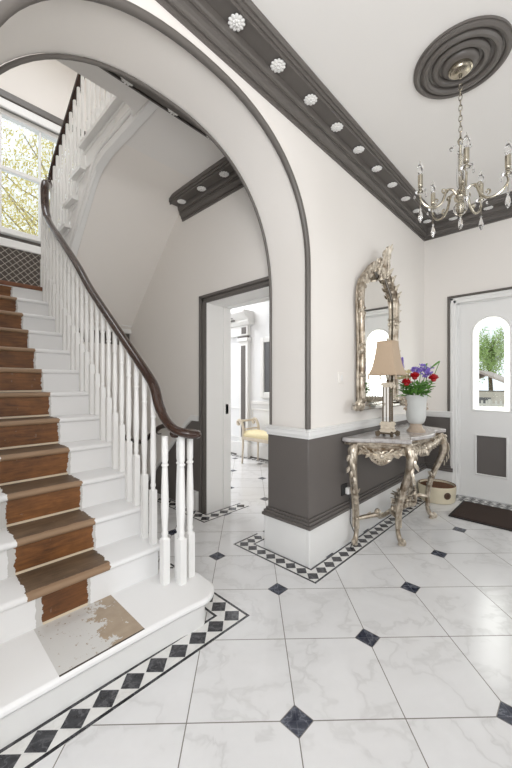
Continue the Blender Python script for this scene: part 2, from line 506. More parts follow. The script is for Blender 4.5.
# stair window wall
WU0, WU1, WZ0, WZ1 = .36, 1.68, 3.04, 4.46
mb = MB()
mb.box(-.11, V_W, 0, WU0, V_W + .22, 5.6); mb.box(WU1, V_W, 0, 2.3, V_W + .22, 5.6); mb.box(WU0, V_W, 0, WU1, V_W + .22, WZ0); mb.box(WU0, V_W, WZ1, WU1, V_W + .22, 5.6)
struct(mb.build('wall_window', 'wall', smooth=False), 'white wall around the tall landing window', 'wall')
# upper floor: wall over the arch, ceiling with an opening added to light the stairs
mb = MB().box(-.11, V_A, FL2, 2.3, V_B, 5.6); struct(mb.build('wall_upper', 'wall', smooth=False), 'white upper wall above the arch', 'wall')
mb = MB(); mb.box(-.11, V_A, 5.6, 2.3, 2.3, 5.72); mb.box(-.11, 3.9, 5.6, 2.3, V_W + .22, 5.72); mb.box(-.11, 2.3, 5.6, .35, 3.9, 5.72); mb.box(1.75, 2.3, 5.6, 2.3, 3.9, 5.72)
struct(mb.build('ceiling_upper', 'ceiling', smooth=False), 'white upper stair ceiling with an added skylight opening', 'ceiling')
# gallery slab: over the arch and along the flight
mb = MB()
mb.prism([(.09, V_B), (U_S, V_B), (U_S, 2.56), (1.12, 2.56), (1.12, 2.27), (1.095, 2.20), (1.03, 2.17), (.09, 2.17)], H_C, FL2 - .03, 'z')
struct(mb.build('ceiling_gallery', 'ceiling', smooth=False), 'white underside of the upper gallery beyond the arch', 'ceiling')
# gallery fascia nosing
pts = [(.09, 2.17), (1.03, 2.17), (1.095, 2.20), (1.12, 2.27), (1.12, 3.16)]
mb = MB()
for z, r in ((FL2 - .018, .020), (FL2 - .055, .012), (H_C + .012, .010)):
    mb.tube([(p[0], p[1], z) for p in pts], r, 8)
struct(mb.build('trim_3', 'white'), 'white rounded nosing along the gallery edge', 'moulding')
# wall under the landing
o = MB().box(1.0, 4.2, 0, U_S, 4.3, 2.0).build('wall_landing', 'wall', smooth=False); struct(o, 'white wall under the half landing', 'wall')
o = MB().box(1.3, 4.11, 1.865, U_S, 4.21, 1.915, 0).box(1.3, 4.16, 1.72, U_S, 4.2, 1.865, 1).build('trim_4', ['white', 'dark'], smooth=False)
struct(o, 'small white ledge over a dark band under the landing', 'moulding')

# room beyond the doorway
o = MB().box(4.1, V_B, 0, 4.3, 7.1, 3.4).build('wall_far', 'wall_cool', smooth=False); struct(o, 'white far wall of the room beyond the doorway', 'wall')
o = MB().box(2.3, 6.9, 0, 4.3, 7.1, 3.4).build('wall_room_end', 'wall_cool', smooth=False); struct(o, 'white end wall of the room beyond the doorway', 'wall')
mb = MB().box(2.1, V_W + .2, 0, 2.3, 7.1, 3.4); struct(mb.build('wall_room_side', 'wall_cool', smooth=False), 'white side wall of the room beyond the doorway', 'wall')
mb = MB(); mb.box(2.3, V_B, 3.3, 4.3, 4.3, 3.4); mb.box(2.3, 6.5, 3.3, 4.3, 7.1, 3.4); mb.box(2.3, 4.3, 3.3, 2.6, 6.5, 3.4); mb.box(3.9, 4.3, 3.3, 4.3, 6.5, 3.4)  # ceiling opening added so that light reaches the far room
struct(mb.build('ceiling_room', 'ceiling', smooth=False), 'white ceiling of the room beyond with an added rooflight opening', 'ceiling')

# ------------------------------------------------------------------ cornices
PROF = [(0, 0), (.014, 0), (.014, .020), (.025, .020), (.025, .034), (.031, .046), (.044, .056), (.044, .076), (.053, .076), (.053, .090), (.060, .098), (.064, .112), (.064, .130),
        (.148, .130), (.148, .118), (.157, .118), (.157, .138), (.166, .138), (.170, .156), (.180, .156), (.190, .170), (.190, .182), (0, .182)]
ZC = H_C - .18
def cornice_mb(pts, off, zc=ZC, sc=1.0):
    """pts: polyline in plan, off(i): direction into the room at each point"""
    vs = []; n = len(PROF)
    for (x, y), (ox, oy) in zip(pts, off):
        for d, h in PROF: vs.append((x + ox * d * sc, y + oy * d * sc, zc + h))
    fs = []
    for i in range(len(pts) - 1):
        for k in range(n):
            fs.append((i * n + k, i * n + (k + 1) % n, (i + 1) * n + (k + 1) % n, (i + 1) * n + k))
    fs += [tuple(range(n)), tuple(range((len(pts) - 1) * n, len(pts) * n))]
    return MB().add(vs, fs)
def rosette_mb():
    mb = MB()
    mb.lathe([(.001, -.001), (.026, -.001), (.028, -.007), (.020, -.012), (.001, -.012)], seg=24)
    for k in range(11):
        a = 2 * PI * k / 11
        p = MB().ball((.030, 0, -.008), (.0150, .0112, .0055), 8); mb.add(p.xform(Matrix.Rotation(a, 4, 'Z')).v, p.f)
    for k in range(7):
        a = 2 * PI * k / 7 + .2
        p = MB().ball((.014, 0, -.013), (.0085, .0055, .004), 8); mb.add(p.xform(Matrix.Rotation(a, 4, 'Z')).v, p.f)
    mb.ball((0, 0, -.019), (.0065, .0065, .006), 8)
    return mb
ROS = None
def rosette(parent, x, y, z):
    global ROS
    if ROS is None:
        ROS = rosette_mb().build('rosette', 'plaster', parent, (x, y, z), ang=60); return
    c = ROS.copy(); COL.objects.link(c); c.parent = parent; c.location = (x, y, z)
cor = cornice_mb([(-1.7, V_A), (U_F, V_A), (U_F, -2.3)], [(0, -1), (-1, -1), (-1, 0)]).build('trim_5', 'dark', ang=20)
struct(cor, 'deep dark grey moulded cornice around the entrance hall ceiling', 'cornice')
for k in range(-8, 10):
    rosette(cor, 1.155 + .3185 * k, V_A - .104, ZC + .13)
for k in range(9): rosette(cor, U_F - .104, 1.345 - .108 - .22 - .3185 * k, ZC + .13)
# stair hall cornice: right wall run, ending where the flight's soffit begins
cor2 = cornice_mb([(U_S, V_B), (U_S, 2.975)], [(-1, 0), (-1, 0)]).build('trim_6', 'dark', ang=25)
struct(cor2, 'short dark grey cornice over the doorway with white rosettes', 'cornice')
for v in (1.90, 2.215, 2.53, 2.85): rosette(cor2, U_S - .100, v, ZC + .13)
mb = cornice_mb([(.09, V_B + .10), (U_S - .15, V_B + .10)], [(0, 1), (0, 1)], sc=1.1); mb.box(.09, V_B, ZC, U_S, V_B + .10, H_C)
cor3 = mb.build('trim_7', 'dark', ang=25); struct(cor3, 'dark grey cornice on the stair side above the arch', 'cornice')
for k in range(6): rosette(cor3, .30 + .315 * k, V_B + .235, ZC + .13)

# ------------------------------------------------------------------ dado, rails and baseboards
BB, BC, DB, DT = .255, .315, .855, .925
def run(mb, x0, y0, x1, y1, nx, ny, t, z0, z1, mi=0):
    """a strip on a wall from (x0,y0) to (x1,y1), thickness t towards (nx,ny)"""
    a = (min(x0, x1, x0 + nx * t, x1 + nx * t), min(y0, y1, y0 + ny * t, y1 + ny * t))
    b = (max(x0, x1, x0 + nx * t, x1 + nx * t), max(y0, y1, y0 + ny * t, y1 + ny * t))
    mb.box(a[0], a[1], z0, b[0], b[1], z1, mi)
JU = 1.915
def skirt(mb, segs, layers):
    for t, z0, z1 in layers:
        for s in segs:
            x0, y0, x1, y1, nx, ny, e0, e1 = s
            dx, dy = x1 - x0, y1 - y0; L = math.hypot(dx, dy); dx /= L; dy /= L
            run(mb, x0 - dx * t * e0, y0 - dy * t * e0, x1 + dx * t * e1, y1 + dy * t * e1, nx, ny, t, z0, z1)
S_A = [(JU, V_A, U_F, V_A, 0, -1, 1, 0), (JU, V_A, JU, V_B, -1, 0, 0, 0), (JU, V_B, U_S, V_B, 0, 1, 1, 0)]
S_F = [(U_F, V_A, U_F, 1.04, -1, 0, 0, 0)]
S_L = [(.085, V_A, -1.7, V_A, 0, -1, 0, 0)]
S_S = [(U_S, 2.69, U_S, 2.86, -1, 0, 0, 0)]
lay_base = [(.026, 0, BB)]
lay_cap = [(.040, BB, BB + .022), (.030, BB + .022, BB + .042), (.018, BB + .042, BC)]
lay_dado = [(.006, BC, DB)]
lay_rail = [(.014, DB, DB + .02), (.026, DB + .02, DB + .05), (.034, DB + .05, DT - .008), (.024, DT - .008, DT)]
n = 1
for segs, nm in ((S_A, 'arch'), (S_F, 'front'), (S_L, 'left')):
    mb = MB(); skirt(mb, segs, lay_base); struct(mb.build('baseboard_' + nm, 'white', bevel=.004), 'tall white baseboard along the %s wall' % nm, 'baseboard')
    mb = MB(); skirt(mb, segs, lay_cap); skirt(mb, segs, lay_dado)
    struct(mb.build('trim_%d' % (7 + n), 'dado', bevel=.003), 'dark grey dado band along the %s wall' % nm, 'dado')
    mb = MB(); skirt(mb, segs, lay_rail); struct(mb.build('trim_%d' % (10 + n), 'white', bevel=.004), 'white dado rail along the %s wall' % nm, 'dado rail')
    n += 1
# stair hall wall: dado stepping down beside the flight to the basement
mb = MB()
mb.prism([(2.69, 0.0), (2.69, .90), (2.85, .86), (3.24, .50), (3.72, .05), (3.72, 0)], U_S - .008, U_S, 'x')
struct(mb.build('trim_14', 'dado', smooth=False), 'dark grey dado sloping down on the stair hall wall', 'dado')
mb = MB()
path = [(2.69, .92), (2.80, .92), (2.90, .85), (3.24, .54), (3.74, .07)]
for k in range(len(path) - 1):
    (a, za), (b, zb) = path[k], path[k + 1]
    mb.prism([(a, za - .05), (b, zb - .05), (b, zb), (a, za)], U_S - .03, U_S, 'x')
struct(mb.build('trim_15', 'white', smooth=False), 'white dado rail stepping down on the stair hall wall', 'dado rail')
o = MB().box(U_S - .03, 2.69, 0, U_S, 2.85, .185).build('baseboard_stair', 'white', bevel=.004); struct(o, 'white baseboard stub beside the doorway', 'baseboard')

# doorway lining and architrave (stair hall)
mb = MB()
mb.box(U_S - .004, SD1 - .006, 0, 2.304, SD1 + .01, SDZ); mb.box(U_S - .004, SD0 - .01, 0, 2.304, SD0 + .006, SDZ); mb.box(U_S - .004, SD0, SDZ - .006, 2.304, SD1, SDZ + .01)
mb.box(2.21, SD1 - .018, 0, 2.306, SD1, SDZ); mb.box(2.21, SD0, 0, 2.306, SD0 + .018, SDZ); mb.box(2.21, SD0, SDZ - .018, 2.306, SD1, SDZ)
door2 = struct(mb.build('door_2', 'white', bevel=.003), 'white panelled lining of the doorway in the stair hall', 'doorway')
mb = MB()
for t, a, b in ((.014, 0, .092), (.022, .014, .042), (.028, .056, .092)):
    mb.box(U_S - t, SD1 + a, 0, U_S, SD1 + b, SDZ + b * .8)
    mb.box(U_S - t, SD0 - .02, SDZ + a * .8, U_S, SD1 + b, SDZ + b * .8)
mb.build('architrave', 'dark', door2, bevel=.004)
MB().box(2.235, SD1 - .018, .93, 2.275, SD1 - .010, 1.03).build('strike_plate', 'black', door2, bevel=.002)

# ------------------------------------------------------------------ floor borders
def border(name, paths, label, w=.13):
    """paths: axis-aligned centre polylines; mitred black edging lines and corner-to-corner black diamonds on white"""
    mb = MB(); ln = .0135; h2 = w / 2
    for P in paths:
        n = len(P); D = []
        for a, b in zip(P, P[1:]):
            L = math.hypot(b[0] - a[0], b[1] - a[1]); D.append(((b[0] - a[0]) / L, (b[1] - a[1]) / L, L))
        def off(i, o):
            """mitred offset point"""
            if i == 0: d = D[0]; return (P[0][0] - d[1] * o, P[0][1] + d[0] * o)
            if i == n - 1: d = D[-1]; return (P[i][0] - d[1] * o, P[i][1] + d[0] * o)
            d, e = D[i - 1], D[i]
            return (P[i][0] - (d[1] + e[1]) * o, P[i][1] + (d[0] + e[0]) * o)
        for i in range(n - 1):
            q = [off(i, -h2), off(i + 1, -h2), off(i + 1, h2), off(i, h2)]; mb.prism(q, 0, .0012, 'z', 0)
            for s0, s1 in ((-h2, -h2 + ln), (h2 - ln, h2)):
                q = [off(i, s0), off(i + 1, s0), off(i + 1, s1), off(i, s1)]; mb.prism(q, .0012, .0020, 'z', 1)
            d = D[i]; c0, c1 = (1 if i > 0 else 0), (1 if i < n - 2 else 0)
            pitch = (w - 2 * ln) * 1.03; L = d[2]
            st = 0.0 if c0 else pitch / 2
            L2 = L - (0 if c0 else 0); cnt = max(1, round((L - (0 if c1 else pitch / 2) - st) / pitch)); 
            pt = (L - st - (0 if c1 else pitch / 2)) / cnt
            hx = min(pt, pitch) / 2 * .95; hy = (h2 - ln) * .97
            for k in range(0 if (not c0 or i == 0) else 1, cnt + 1):
                if c0 and k == 0: continue
                t = st + pt * k; cx, cy = P[i][0] + d[0] * t, P[i][1] + d[1] * t
                ax, ay = (hx, hy) if abs(d[0]) > .5 else (hy, hx)
                mb.add([(cx - ax, cy, .0016), (cx, cy - ay, .0016), (cx + ax, cy, .0016), (cx, cy + ay, .0016)], [(0, 1, 2, 3)], 1)
    return struct(mb.build(name, ['whitemarble', 'blackmarble'], smooth=False), label, 'floor border')
W = .135
h = W / 2
border('trim_16', [[(4.12, 1.188 + .060), (1.768 + .060, 1.188 + .060), (1.768 + .060, 1.938 - .060), (2.03, 1.938 - .060)]], 'black and white diamond tile border around the arch pillar', .120)
border('trim_17', [[(-1.7, 1.278 + h), (1.285 - h, 1.278 + h), (1.285 - h, 2.04)]], 'black and white diamond tile border around the stair foot', W)
border('trim_18', [[(2.43, 2.425 + h), (1.862 + h, 2.425 + h), (1.862 + h, 3.3)]], 'black and white diamond tile border around the doorway jamb', W)
border('trim_19', [[(4.12, -.2), (4.12, 1.05)], [(4.225, -.2), (4.225, 1.05)]], 'black and white mosaic threshold at the front door', .105)

# ------------------------------------------------------------------ front door
mb = MB()
for a, b, t in ((0.05, .062, .024),):
    pass
DVL = 1.097; DZT = 2.205
mb.box(U_F - .022, DVL - .022, .925, U_F + .002, DVL, DZT); mb.box(U_F - .022, -.27, DZT - .022, U_F + .002, DVL, DZT); mb.box(U_F - .022, -.27, 0, U_F + .002, -.248, DZT)
struct(mb.build('trim_20', 'dark', bevel=.006), 'thin dark grey moulding framing the front door', 'moulding')
mb = MB()
mb.box(U_F - .012, DV0 - .01, 0, U_F + .14, 1.072, DZT - .024); mb.box(U_F - .012, -.245, 0, U_F + .14, DV1 + .01, DZT - .024); mb.box(U_F - .012, -.245, DZ - .012, U_F + .14, 1.072, DZT - .024)
mb.box(U_F + .047, .986, 0, U_F + .14, DV0, DZ); mb.box(U_F + .047, DV1, 0, U_F + .14, -.162, DZ); mb.box(U_F + .047, DV1, 2.107, U_F + .14, DV0, DZ)
mb.box(U_F - .022, 1.035, 0, U_F, 1.062, DZT - .03); mb.box(U_F - .022, -.245, DZ + .02, U_F, 1.062, DZT - .03)
door1 = struct(mb.build('door_1', 'white', bevel=.004), 'white arched-glass double front door with dark grey lower panels', 'door')
def door_leaf(vc):
    hw = .285; u0, u1 = U_F + .05, U_F + .095
    g, gz0, gz1, gr = .17, .945, 1.775, .17
    ac = [(vc + g * math.cos(PI * k / 20), gz1 + gr * math.sin(PI * k / 20)) for k in range(21)]
    mb = MB()
    mb.box(u0, vc - hw, .005, u1, vc - g, 2.105); mb.box(u0, vc + g, .005, u1, vc + hw, 2.105)
    p, pz0, pz1 = .138, .262, .682
    mb.box(u0, vc - g, .005, u1, vc + g, pz0); mb.box(u0, vc - g, pz1, u1, vc + g, gz0)
    mb.box(u0, vc - g, pz0, u1, vc - p, pz1); mb.box(u0, vc + p, pz0, u1, vc + g, pz1)
    mb.prism([(vc + g, 2.105)] + ac + [(vc - g, 2.105)], u0, u1, 'x')
    lf = mb.build('leaf', 'white', door1, ang=30)
    mb = MB()
    arch = [(vc + g, gz0)] + ac + [(vc - g, gz0), (vc + g, gz0)]
    mb.tube([(u0, a, b) for a, b in arch], .011, 8); mb.build('glazing_bead', 'white', lf); mb = MB()
    sq = [(vc - p, pz0), (vc + p, pz0), (vc + p, pz1), (vc - p, pz1), (vc - p, pz0), (vc + p, pz0)]
    mb.tube([(u0, a, b) for a, b in sq], .011, 8)
    mb.build('panel_bead', 'white', lf)
    MB().box(u0 + .014, vc - p, pz0, u0 + .03, vc + p, pz1).build('lower_panel', 'dado', lf, bevel=.003)
    # clear centre pane and frosted margin
    s = .66
    inn = [(vc + g * s, gz0 + .05), (vc - g * s, gz0 + .05)]
    aci = [(vc + g * s * math.cos(PI * k / 20), gz1 - .02 + gr * s * math.sin(PI * k / 20)) for k in range(21)]
    outl = [(vc + g, gz0)] + ac + [(vc - g, gz0)]; inl = [(vc + g * s, gz0 + .05)] + aci + [(vc - g * s, gz0 + .05)]
    MB().prism(outl, u0 + .024, u0 + .028, 'x').build('pane', 'pane', lf, smooth=False)
    vs = [(u0 + .021, a, b) for a, b in outl] + [(u0 + .021, a, b) for a, b in inl]; k = len(outl)
    vs += [(u0 + .023, a, b) for a, b in outl] + [(u0 + .023, a, b) for a, b in inl]
    fs = [(i, (i + 1) % k, k + (i + 1) % k, k + i) for i in range(k)] + [(2 * k + i, 2 * k + (i + 1) % k, 3 * k + (i + 1) % k, 3 * k + i) for i in range(k)]
    fs += [(i, (i + 1) % k, 2 * k + (i + 1) % k, 2 * k + i) for i in range(k)] + [(k + i, k + (i + 1) % k, 3 * k + (i + 1) % k, 3 * k + i) for i in range(k)]
    MB().add(vs, fs).build('frosted_margin', 'frost', lf, smooth=False)
    return lf
door_leaf(.70); door_leaf(.125)
mb = MB(); mb.lathe([(.022, 0), (.022, .006), (.008, .012), (.008, .03), (.024, .04), (.026, .055), (.015, .064), (.001, .066)], (U_F + .05, .20, 1.0), 16, axis=(-1, 0, 0))
mb.build('handle', 'nickel', door1)
for z in (.25, 1.05, 1.85): MB().lathe([(.008, 0), (.008, .09)], (U_F + .044, .988, z), 8).build('hinge', 'white', door1)

# unseen windows added behind the camera for light, and the landing window
def sash_window(name, u0, u1, v, z0, z1, nu, rail, label):
    f = MB(); t0, t1 = v + .03, v + .11; s = .05
    f.box(u0, t0, z0, u0 + s, t1, z1); f.box(u1 - s, t0, z0, u1, t1, z1); f.box(u0, t0, z1 - s, u1, t1, z1); f.box(u0, t0, z0, u1, t1, z0 + .045)
    o = struct(f.build(name, 'white', bevel=.004), label, 'window')
    b = MB(); b.box(u0 + s, t0 + .01, rail - .025, u1 - s, t1 - .01, rail + .025)
    b.build('meeting_rail', 'white', o, bevel=.004)
    w = (u1 - u0 - 2 * s) / nu
    for k in range(1, nu):
        x = u0 + s + w * k
        MB().box(x - .012, t0 + .015, z0 + .045, x + .012, t1 - .015, z1 - s).build('glazing_bar', 'white', o, bevel=.003)
    MB().box(u0 + s, v + .07, z0 + .045, u1 - s, v + .074, z1 - s).build('pane', 'pane', o, smooth=False)
    return o
win = sash_window('window_1', WU0, WU1, V_W, WZ0, WZ1, 3, 3.79, 'tall white sash window on the half landing')
mb = MB()   # sill, architrave and dark head moulding
mb.box(WU0 - .12, V_W - .03, WZ0, WU0, V_W + .03, WZ1 + .1); mb.box(WU1, V_W - .03, WZ0, WU1 + .12, V_W + .03, WZ1 + .1); mb.box(WU0 - .12, V_W - .03, WZ1, WU1 + .12, V_W + .03, WZ1 + .1)
mb.box(WU0 - .15, V_W - .09, WZ0 - .065, WU1 + .15, V_W + .04, WZ0)
mb.build('architrave', 'white', win, bevel=.008)
MB().box(.09, V_W - .045, WZ1 + .10, U_S, V_W, WZ1 + .19).build('head_moulding', 'dark', win, bevel=.012)
MB().box(.10, V_W - .02, WZ0 - .15, WU1 + .2, V_W, WZ0 - .065).build('apron_moulding', 'dark', win, bevel=.003)
for nm, ax, a0, a1, c, z0, z1, lb in (('added_window_2', 'u', 1.2, 3.9, -2.4, .75, 2.6, 'unseen wide window added opposite the mirror for light'), ('added_window_3', 'v', -1.7, .9, -1.8, .6, 2.6, 'unseen window added behind the camera for light')):
    mb = MB(); s = .06
    def B(a, b, zz0, zz1):
        if ax == 'u': mb.box(a, c - .04, zz0, b, c + .04, zz1)
        else: mb.box(c - .04, a, zz0, c + .04, b, zz1)
    B(a0, a1, z0, z0 + s); B(a0, a1, z1 - s, z1)
    k = 4
    for i in range(k): 
        x = a0 + (a1 - a0 - s) * i / (k - 1); B(x, x + s, z0, z1)
    struct(mb.build(nm, 'white', smooth=False), lb, 'window')

# ------------------------------------------------------------------ staircase
stair = empty('staircase', 'white painted staircase with bare timber centre strip, turned balusters and dark curving handrail', 'staircase', (.55, 2.6, 0))
stair.location = (0, 0, 0)
R, G, V0 = .1675, .1977, 1.2957
UL, UR = .09, 1.03
def nose(k): return V0 + G * k
def bull(v0, v1, z, t=.032, n=6):
    """tread profile in (v,z): rounded front edge at v0, square back at v1"""
    r = t / 2
    return [(v1, z), (v0 + r, z)] + [(v0 + r - r * math.sin(PI * i / n), z - r + r * math.cos(PI * i / n)) for i in range(1, n)] + [(v0 + r, z - t), (v1, z - t)]
T_ME = None
for k in range(2, 13):
    if T_ME is None:
        T_ME = MB().prism(bull(0, G + .045, 0), UL, UR, 'x').build('tread', 'tread', stair, (0, nose(k), R * k), ang=50)
        # the scotia under the nosing and the riser below it
        R_ME = MB().box(UL, 0, 0, 1.0, .02, R - .030).build('riser', 'riser', stair, (0, nose(k) + .028, R * (k - 1)), smooth=False)
        R_ME.data = R_ME.data.copy(); R_ME.data.materials[0] = MT['riser_worn']; R_TWO = R_ME
        R_ME = MB().box(UL, 0, 0, 1.0, .02, R - .030).build('riser', 'riser', stair, (0, nose(13) + .028, R * 12), smooth=False)
    else:
        c = T_ME.copy(); COL.objects.link(c); c.parent = stair; c.location = (0, nose(k), R * k)
        c = R_ME.copy(); COL.objects.link(c); c.parent = stair; c.location = (0, nose(k) + .028, R * (k - 1))
# curtail step
def curtail(d):
    ce = [(1.165 - d, 1.50), (1.160 - d, 1.435 + d * .4), (1.13 - d * .8, 1.385 + d * .7), (1.08, 1.352 + d), (1.03, 1.345 + d)]
    e = [Vector((p[0], p[1], 0)) for p in ce]
    arc = spline([(UL, 1.365 + d, 0), (.6, 1.363 + d, 0), (.9, 1.355 + d, 0)] + [tuple(p) for p in e[::-1]] + [(1.165 - d, 1.57, 0), (1.14 - d, 1.65, 0), (1.09 - d, 1.72, 0), (1.03, 1.765, 0)], 6)
    return [(p.x, p.y) for p in arc] + [(UL, 1.765)]
mb = MB().prism(curtail(0), R - .034, R, 'z'); t1 = mb.build('tread', 'tread1', stair, ang=30, bevel=.012); t1['label'] = 'worn lowest tread with a rounded curtail end'
mb = MB().prism(curtail(.050), 0.0, R - .034, 'z'); mb.build('riser', 'white', stair, ang=30)
# closed side panel under the flight, and the carriage
side = [(1.70, 0)]
for k in range(2, 14): side += [(nose(k) + .03, R * (k - 1) - .02), (nose(k) + .03, R * k - .033)]
side += [(V_W, R * 13 - .033), (V_W, 1.95), (4.2, 1.95), (4.2, 0)]
MB().prism(side, .972, .998, 'x').build('string_panel', 'white', stair, smooth=False)
under = [(V_W, 1.95), (4.1, 1.95)] + [(1.75, .06), (1.75, R - .04)]
for k in range(2, 14): under += [(nose(k) + .048, R * (k - 1) - .034), (nose(k) + .048, R * k - .034)]
under += [(V_W, R * 13 - .034)]
MB().prism(under, UL, .972, 'x').build('carriage', 'white', stair, smooth=False)
# half landing
mb = MB().prism(bull(nose(13), V_W, R * 13), UL, 1.06, 'x', 0); mb.box(1.0, 4.10, 1.95, U_S, V_W, R * 13, 0)
lo = mb.build('landing', 'white', stair, ang=50)
MB().box(UL, nose(13) - .002, R * 13 - .028, 1.0, nose(13) + .03, R * 13 + .012).build('landing_nosing', 'baretimber', stair, bevel=.006)
# upper flight: rises back towards the arch
UI = 1.12; r2, g2 = (FL2 - R * 13) / 6, .2
def n2(k): return 3.157 + g2 * (6 - k)          # nosing of upper step k, k=6 is the gallery
top = [(4.20, R * 13 - .01)]
for k in range(1, 7): top += [(n2(k) - .03, R * 13 + r2 * (k - 1) - .03), (n2(k) - .03, R * 13 + r2 * k - .03)]
top += [(2.55, FL2 - .03), (2.55, H_C), (2.86, H_C - .004), (2.96, H_C - .024), (3.05, H_C - .075), (3.14, H_C - .16), (4.20, 1.86)]
uc = MB().prism(top, UI, U_S, 'x'); uc.m[0] = 1; uc.build('upper_carriage', ['wall', 'white'], stair, ang=25)
beam = [(1.72, H_C + .01), (1.72, H_C - .022), (2.72, H_C - .022), (2.88, H_C - .045), (2.99, H_C - .095), (3.09, H_C - .175), (4.14, 1.88), (4.14, 1.96), (3.0, H_C + .01)]
MB().prism(beam, UI - .002, UI + .065, 'x').build('outer_string', 'white', stair, ang=25, bevel=.006)
# raised string mouldings on the well side
pts = [(2.25, H_C + .0), (2.78, H_C), (2.90, H_C - .03), (3.0, H_C - .11), (4.18, H_C - .11 - .87 * 1.18)]
sp = spline([(UI - .006, a, b + .05) for a, b in pts], 5)
mb = MB(); mb.tube(sp, .014, 8); mb.tube([(p.x, p.y, p.z + .03) for p in sp], .008, 8)
mb.tube([(UI + .01, p.y, p.z - .048) for p in sp], .018, 8)
mb.build('string_moulding', 'white', stair)
for k in range(1, 7):
    z = R * 13 + r2 * k; y0 = n2(k); y1 = (n2(k + 1) - .03) if k < 6 else 2.22
    prof = [(-(b), c) for b, c in bull(-y0, -y1 + .02, z, .034)]
    MB().prism(prof, UI - .055, U_S, 'x').build('upper_tread', 'white', stair, ang=50)
    if k < 6:
        # carved bracket below the tread end
        b = MB().prism([(y0 - .02, z - .034), (y1 + .02, z - .034), (y1 + .03, z - .05), (y1 + .07, z - .07), (y0 - .09, z - .075), (y0 - .06, z - .12), (y0 - .03, z - .15), (y0 - .02, z - .15)], UI - .012, UI, 'x')
        b.build('tread_bracket', 'white', stair, smooth=False)

# handrail
LR = [(2.157, 1.550), (2.649, 1.931), (2.94, 2.190)]
lowrail = [(1.436, .975), (1.573, 1.010), (1.672, 1.098), (1.725, 1.207), (1.838, 1.306)] + LR + [(3.361, 2.520), (3.654, 2.68)]
def rail_z(v):
    for (a, za), (b, zb) in zip(lowrail, lowrail[1:]):
        if a <= v <= b: return za + (zb - za) * (v - a) / (b - a)
    return lowrail[-1][1] + .75 * (v - lowrail[-1][0])
UB = .985
hp = [(1.02, 1.585, .962), (1.06, 1.60, .962), (1.095, 1.57, .962), (1.10, 1.52, .963), (1.07, 1.465, .965), (1.02, 1.475, .974), (.99, 1.545, .995), (UB, 1.625, 1.045), (UB, 1.685, 1.115), (UB, 1.735, 1.215), (UB, 1.838, 1.306)] + [(UB, a, b) for a, b in LR] + [(UB, 3.361, 2.525), (UB, 3.55, 2.67), (UB, 3.70, 2.80), (UB, 3.79, 2.92),
      (UB, 3.825, 3.06), (.988, 3.835, 3.17), (1.01, 3.88, 3.235), (1.06, 4.02, 3.29), (1.113, 4.12, 3.39), (UI, 4.04, 3.51), (UI, 3.822, 3.649), (UI, 3.55, 3.80), (UI, 3.267, 3.964), (UI, 3.1, 4.06), (UI, 2.9, 4.12), (UI, 2.3, 4.12)]
path = spline(hp, 7)
rs = [.030 if (p.z > 1.08 or p.y > 1.7) and not (2.85 < p.z < 3.25) else (.036 if p.z > 2 else .027) for p in path]
rail = MB().tube(path, rs, 14, flat=(.85, 1.12)).build('handrail', 'rail', stair, ang=60)

# balusters: square foot, ringed turning, slim top
def baluster_mb(h, hb, w=.0160):
    mb = MB()
    mb.box(-w, -w, 0, w, w, hb)
    t = h - hb
    pf = [(w * .98, 0), (.013, .012), (.017, .022), (.017, .030), (.0135, .040), (.016, .10 * t + .03), (.0195, .30 * t), (.0175, .50 * t), (.0145, .68 * t), (.013, .70 * t), (.0185, .712 * t), (.0185, .722 * t), (.013, .735 * t), (.0165, .76 * t), (.017, .86 * t), (.016, t)]
    mb.lathe([(r * w / .0185, hb + z) for r, z in pf], seg=12)
    return mb
def put(o, x, y, z):
    c = o.copy(); COL.objects.link(c); c.parent = stair; c.location = (x, y, z); return c
BAL = {}
def baluster(x, y, z0, z1, hb, w=.0160):
    h = z1 - z0
    key = (round(h, 2), hb, w)
    if key not in BAL:
        BAL[key] = baluster_mb(h, hb, w).build('baluster', 'white', stair, (x, y, z0), ang=50)
    else: put(BAL[key], x, y, z0)
for k in range(2, 13):
    for j, dv in enumerate((.055, .154)):
        v = nose(k) + dv
        baluster(UB, v, R * k, rail_z(v) - .018, .30 if j == 0 else .37)
for x, y in ((.978, 1.612), (1.040, 1.548), (1.113, 1.575), (1.062, 1.60)):
    baluster(x, y, R, .952, .24, .0195)
baluster(UB, 3.90, R * 13, 3.2, .30)
for x, y in ((1.03, 3.97), (1.075, 4.07)): baluster(x, y, R * 13, 3.26, .30)
def up_z(v): return 3.964 + (3.267 - v) * .565
for k in range(1, 6):
    for j, dv in enumerate((.05, .15)):
        v = n2(k) - dv
        baluster(UI, v, R * 13 + r2 * k, min(up_z(v), 4.1) - .02, .20 if j == 0 else .28)
for j in range(9):
    v = 3.10 - .1 * j; baluster(UI + .01, v, FL2, 4.08, .2)

# second dark handrail, glimpsed behind the balusters beside the basement stair
bh = empty('basement_handrail', 'dark curved handrail low on the wall behind the white balusters', 'handrail', (1.95, 3.6, .55))
pp = [(1.95, 4.19, .585), (1.95, 4.09, .552), (1.95, 3.73, .555), (1.95, 3.48, .672), (1.95, 3.31, .764), (1.95, 3.12, .80)]
MB().tube([Vector(p) - Vector((1.95, 3.6, .55)) for p in spline(pp, 6)], .026, 10).build('rail', 'rail', bh)
for y, z in ((4.0, .545), (3.4, .70)):
    MB().tube([(0.004, y - 3.6, z - .55), (.03, y - 3.6, z - .575), (.066, y - 3.6, z - .575)], .008, 8).build('bracket', 'dark', bh)

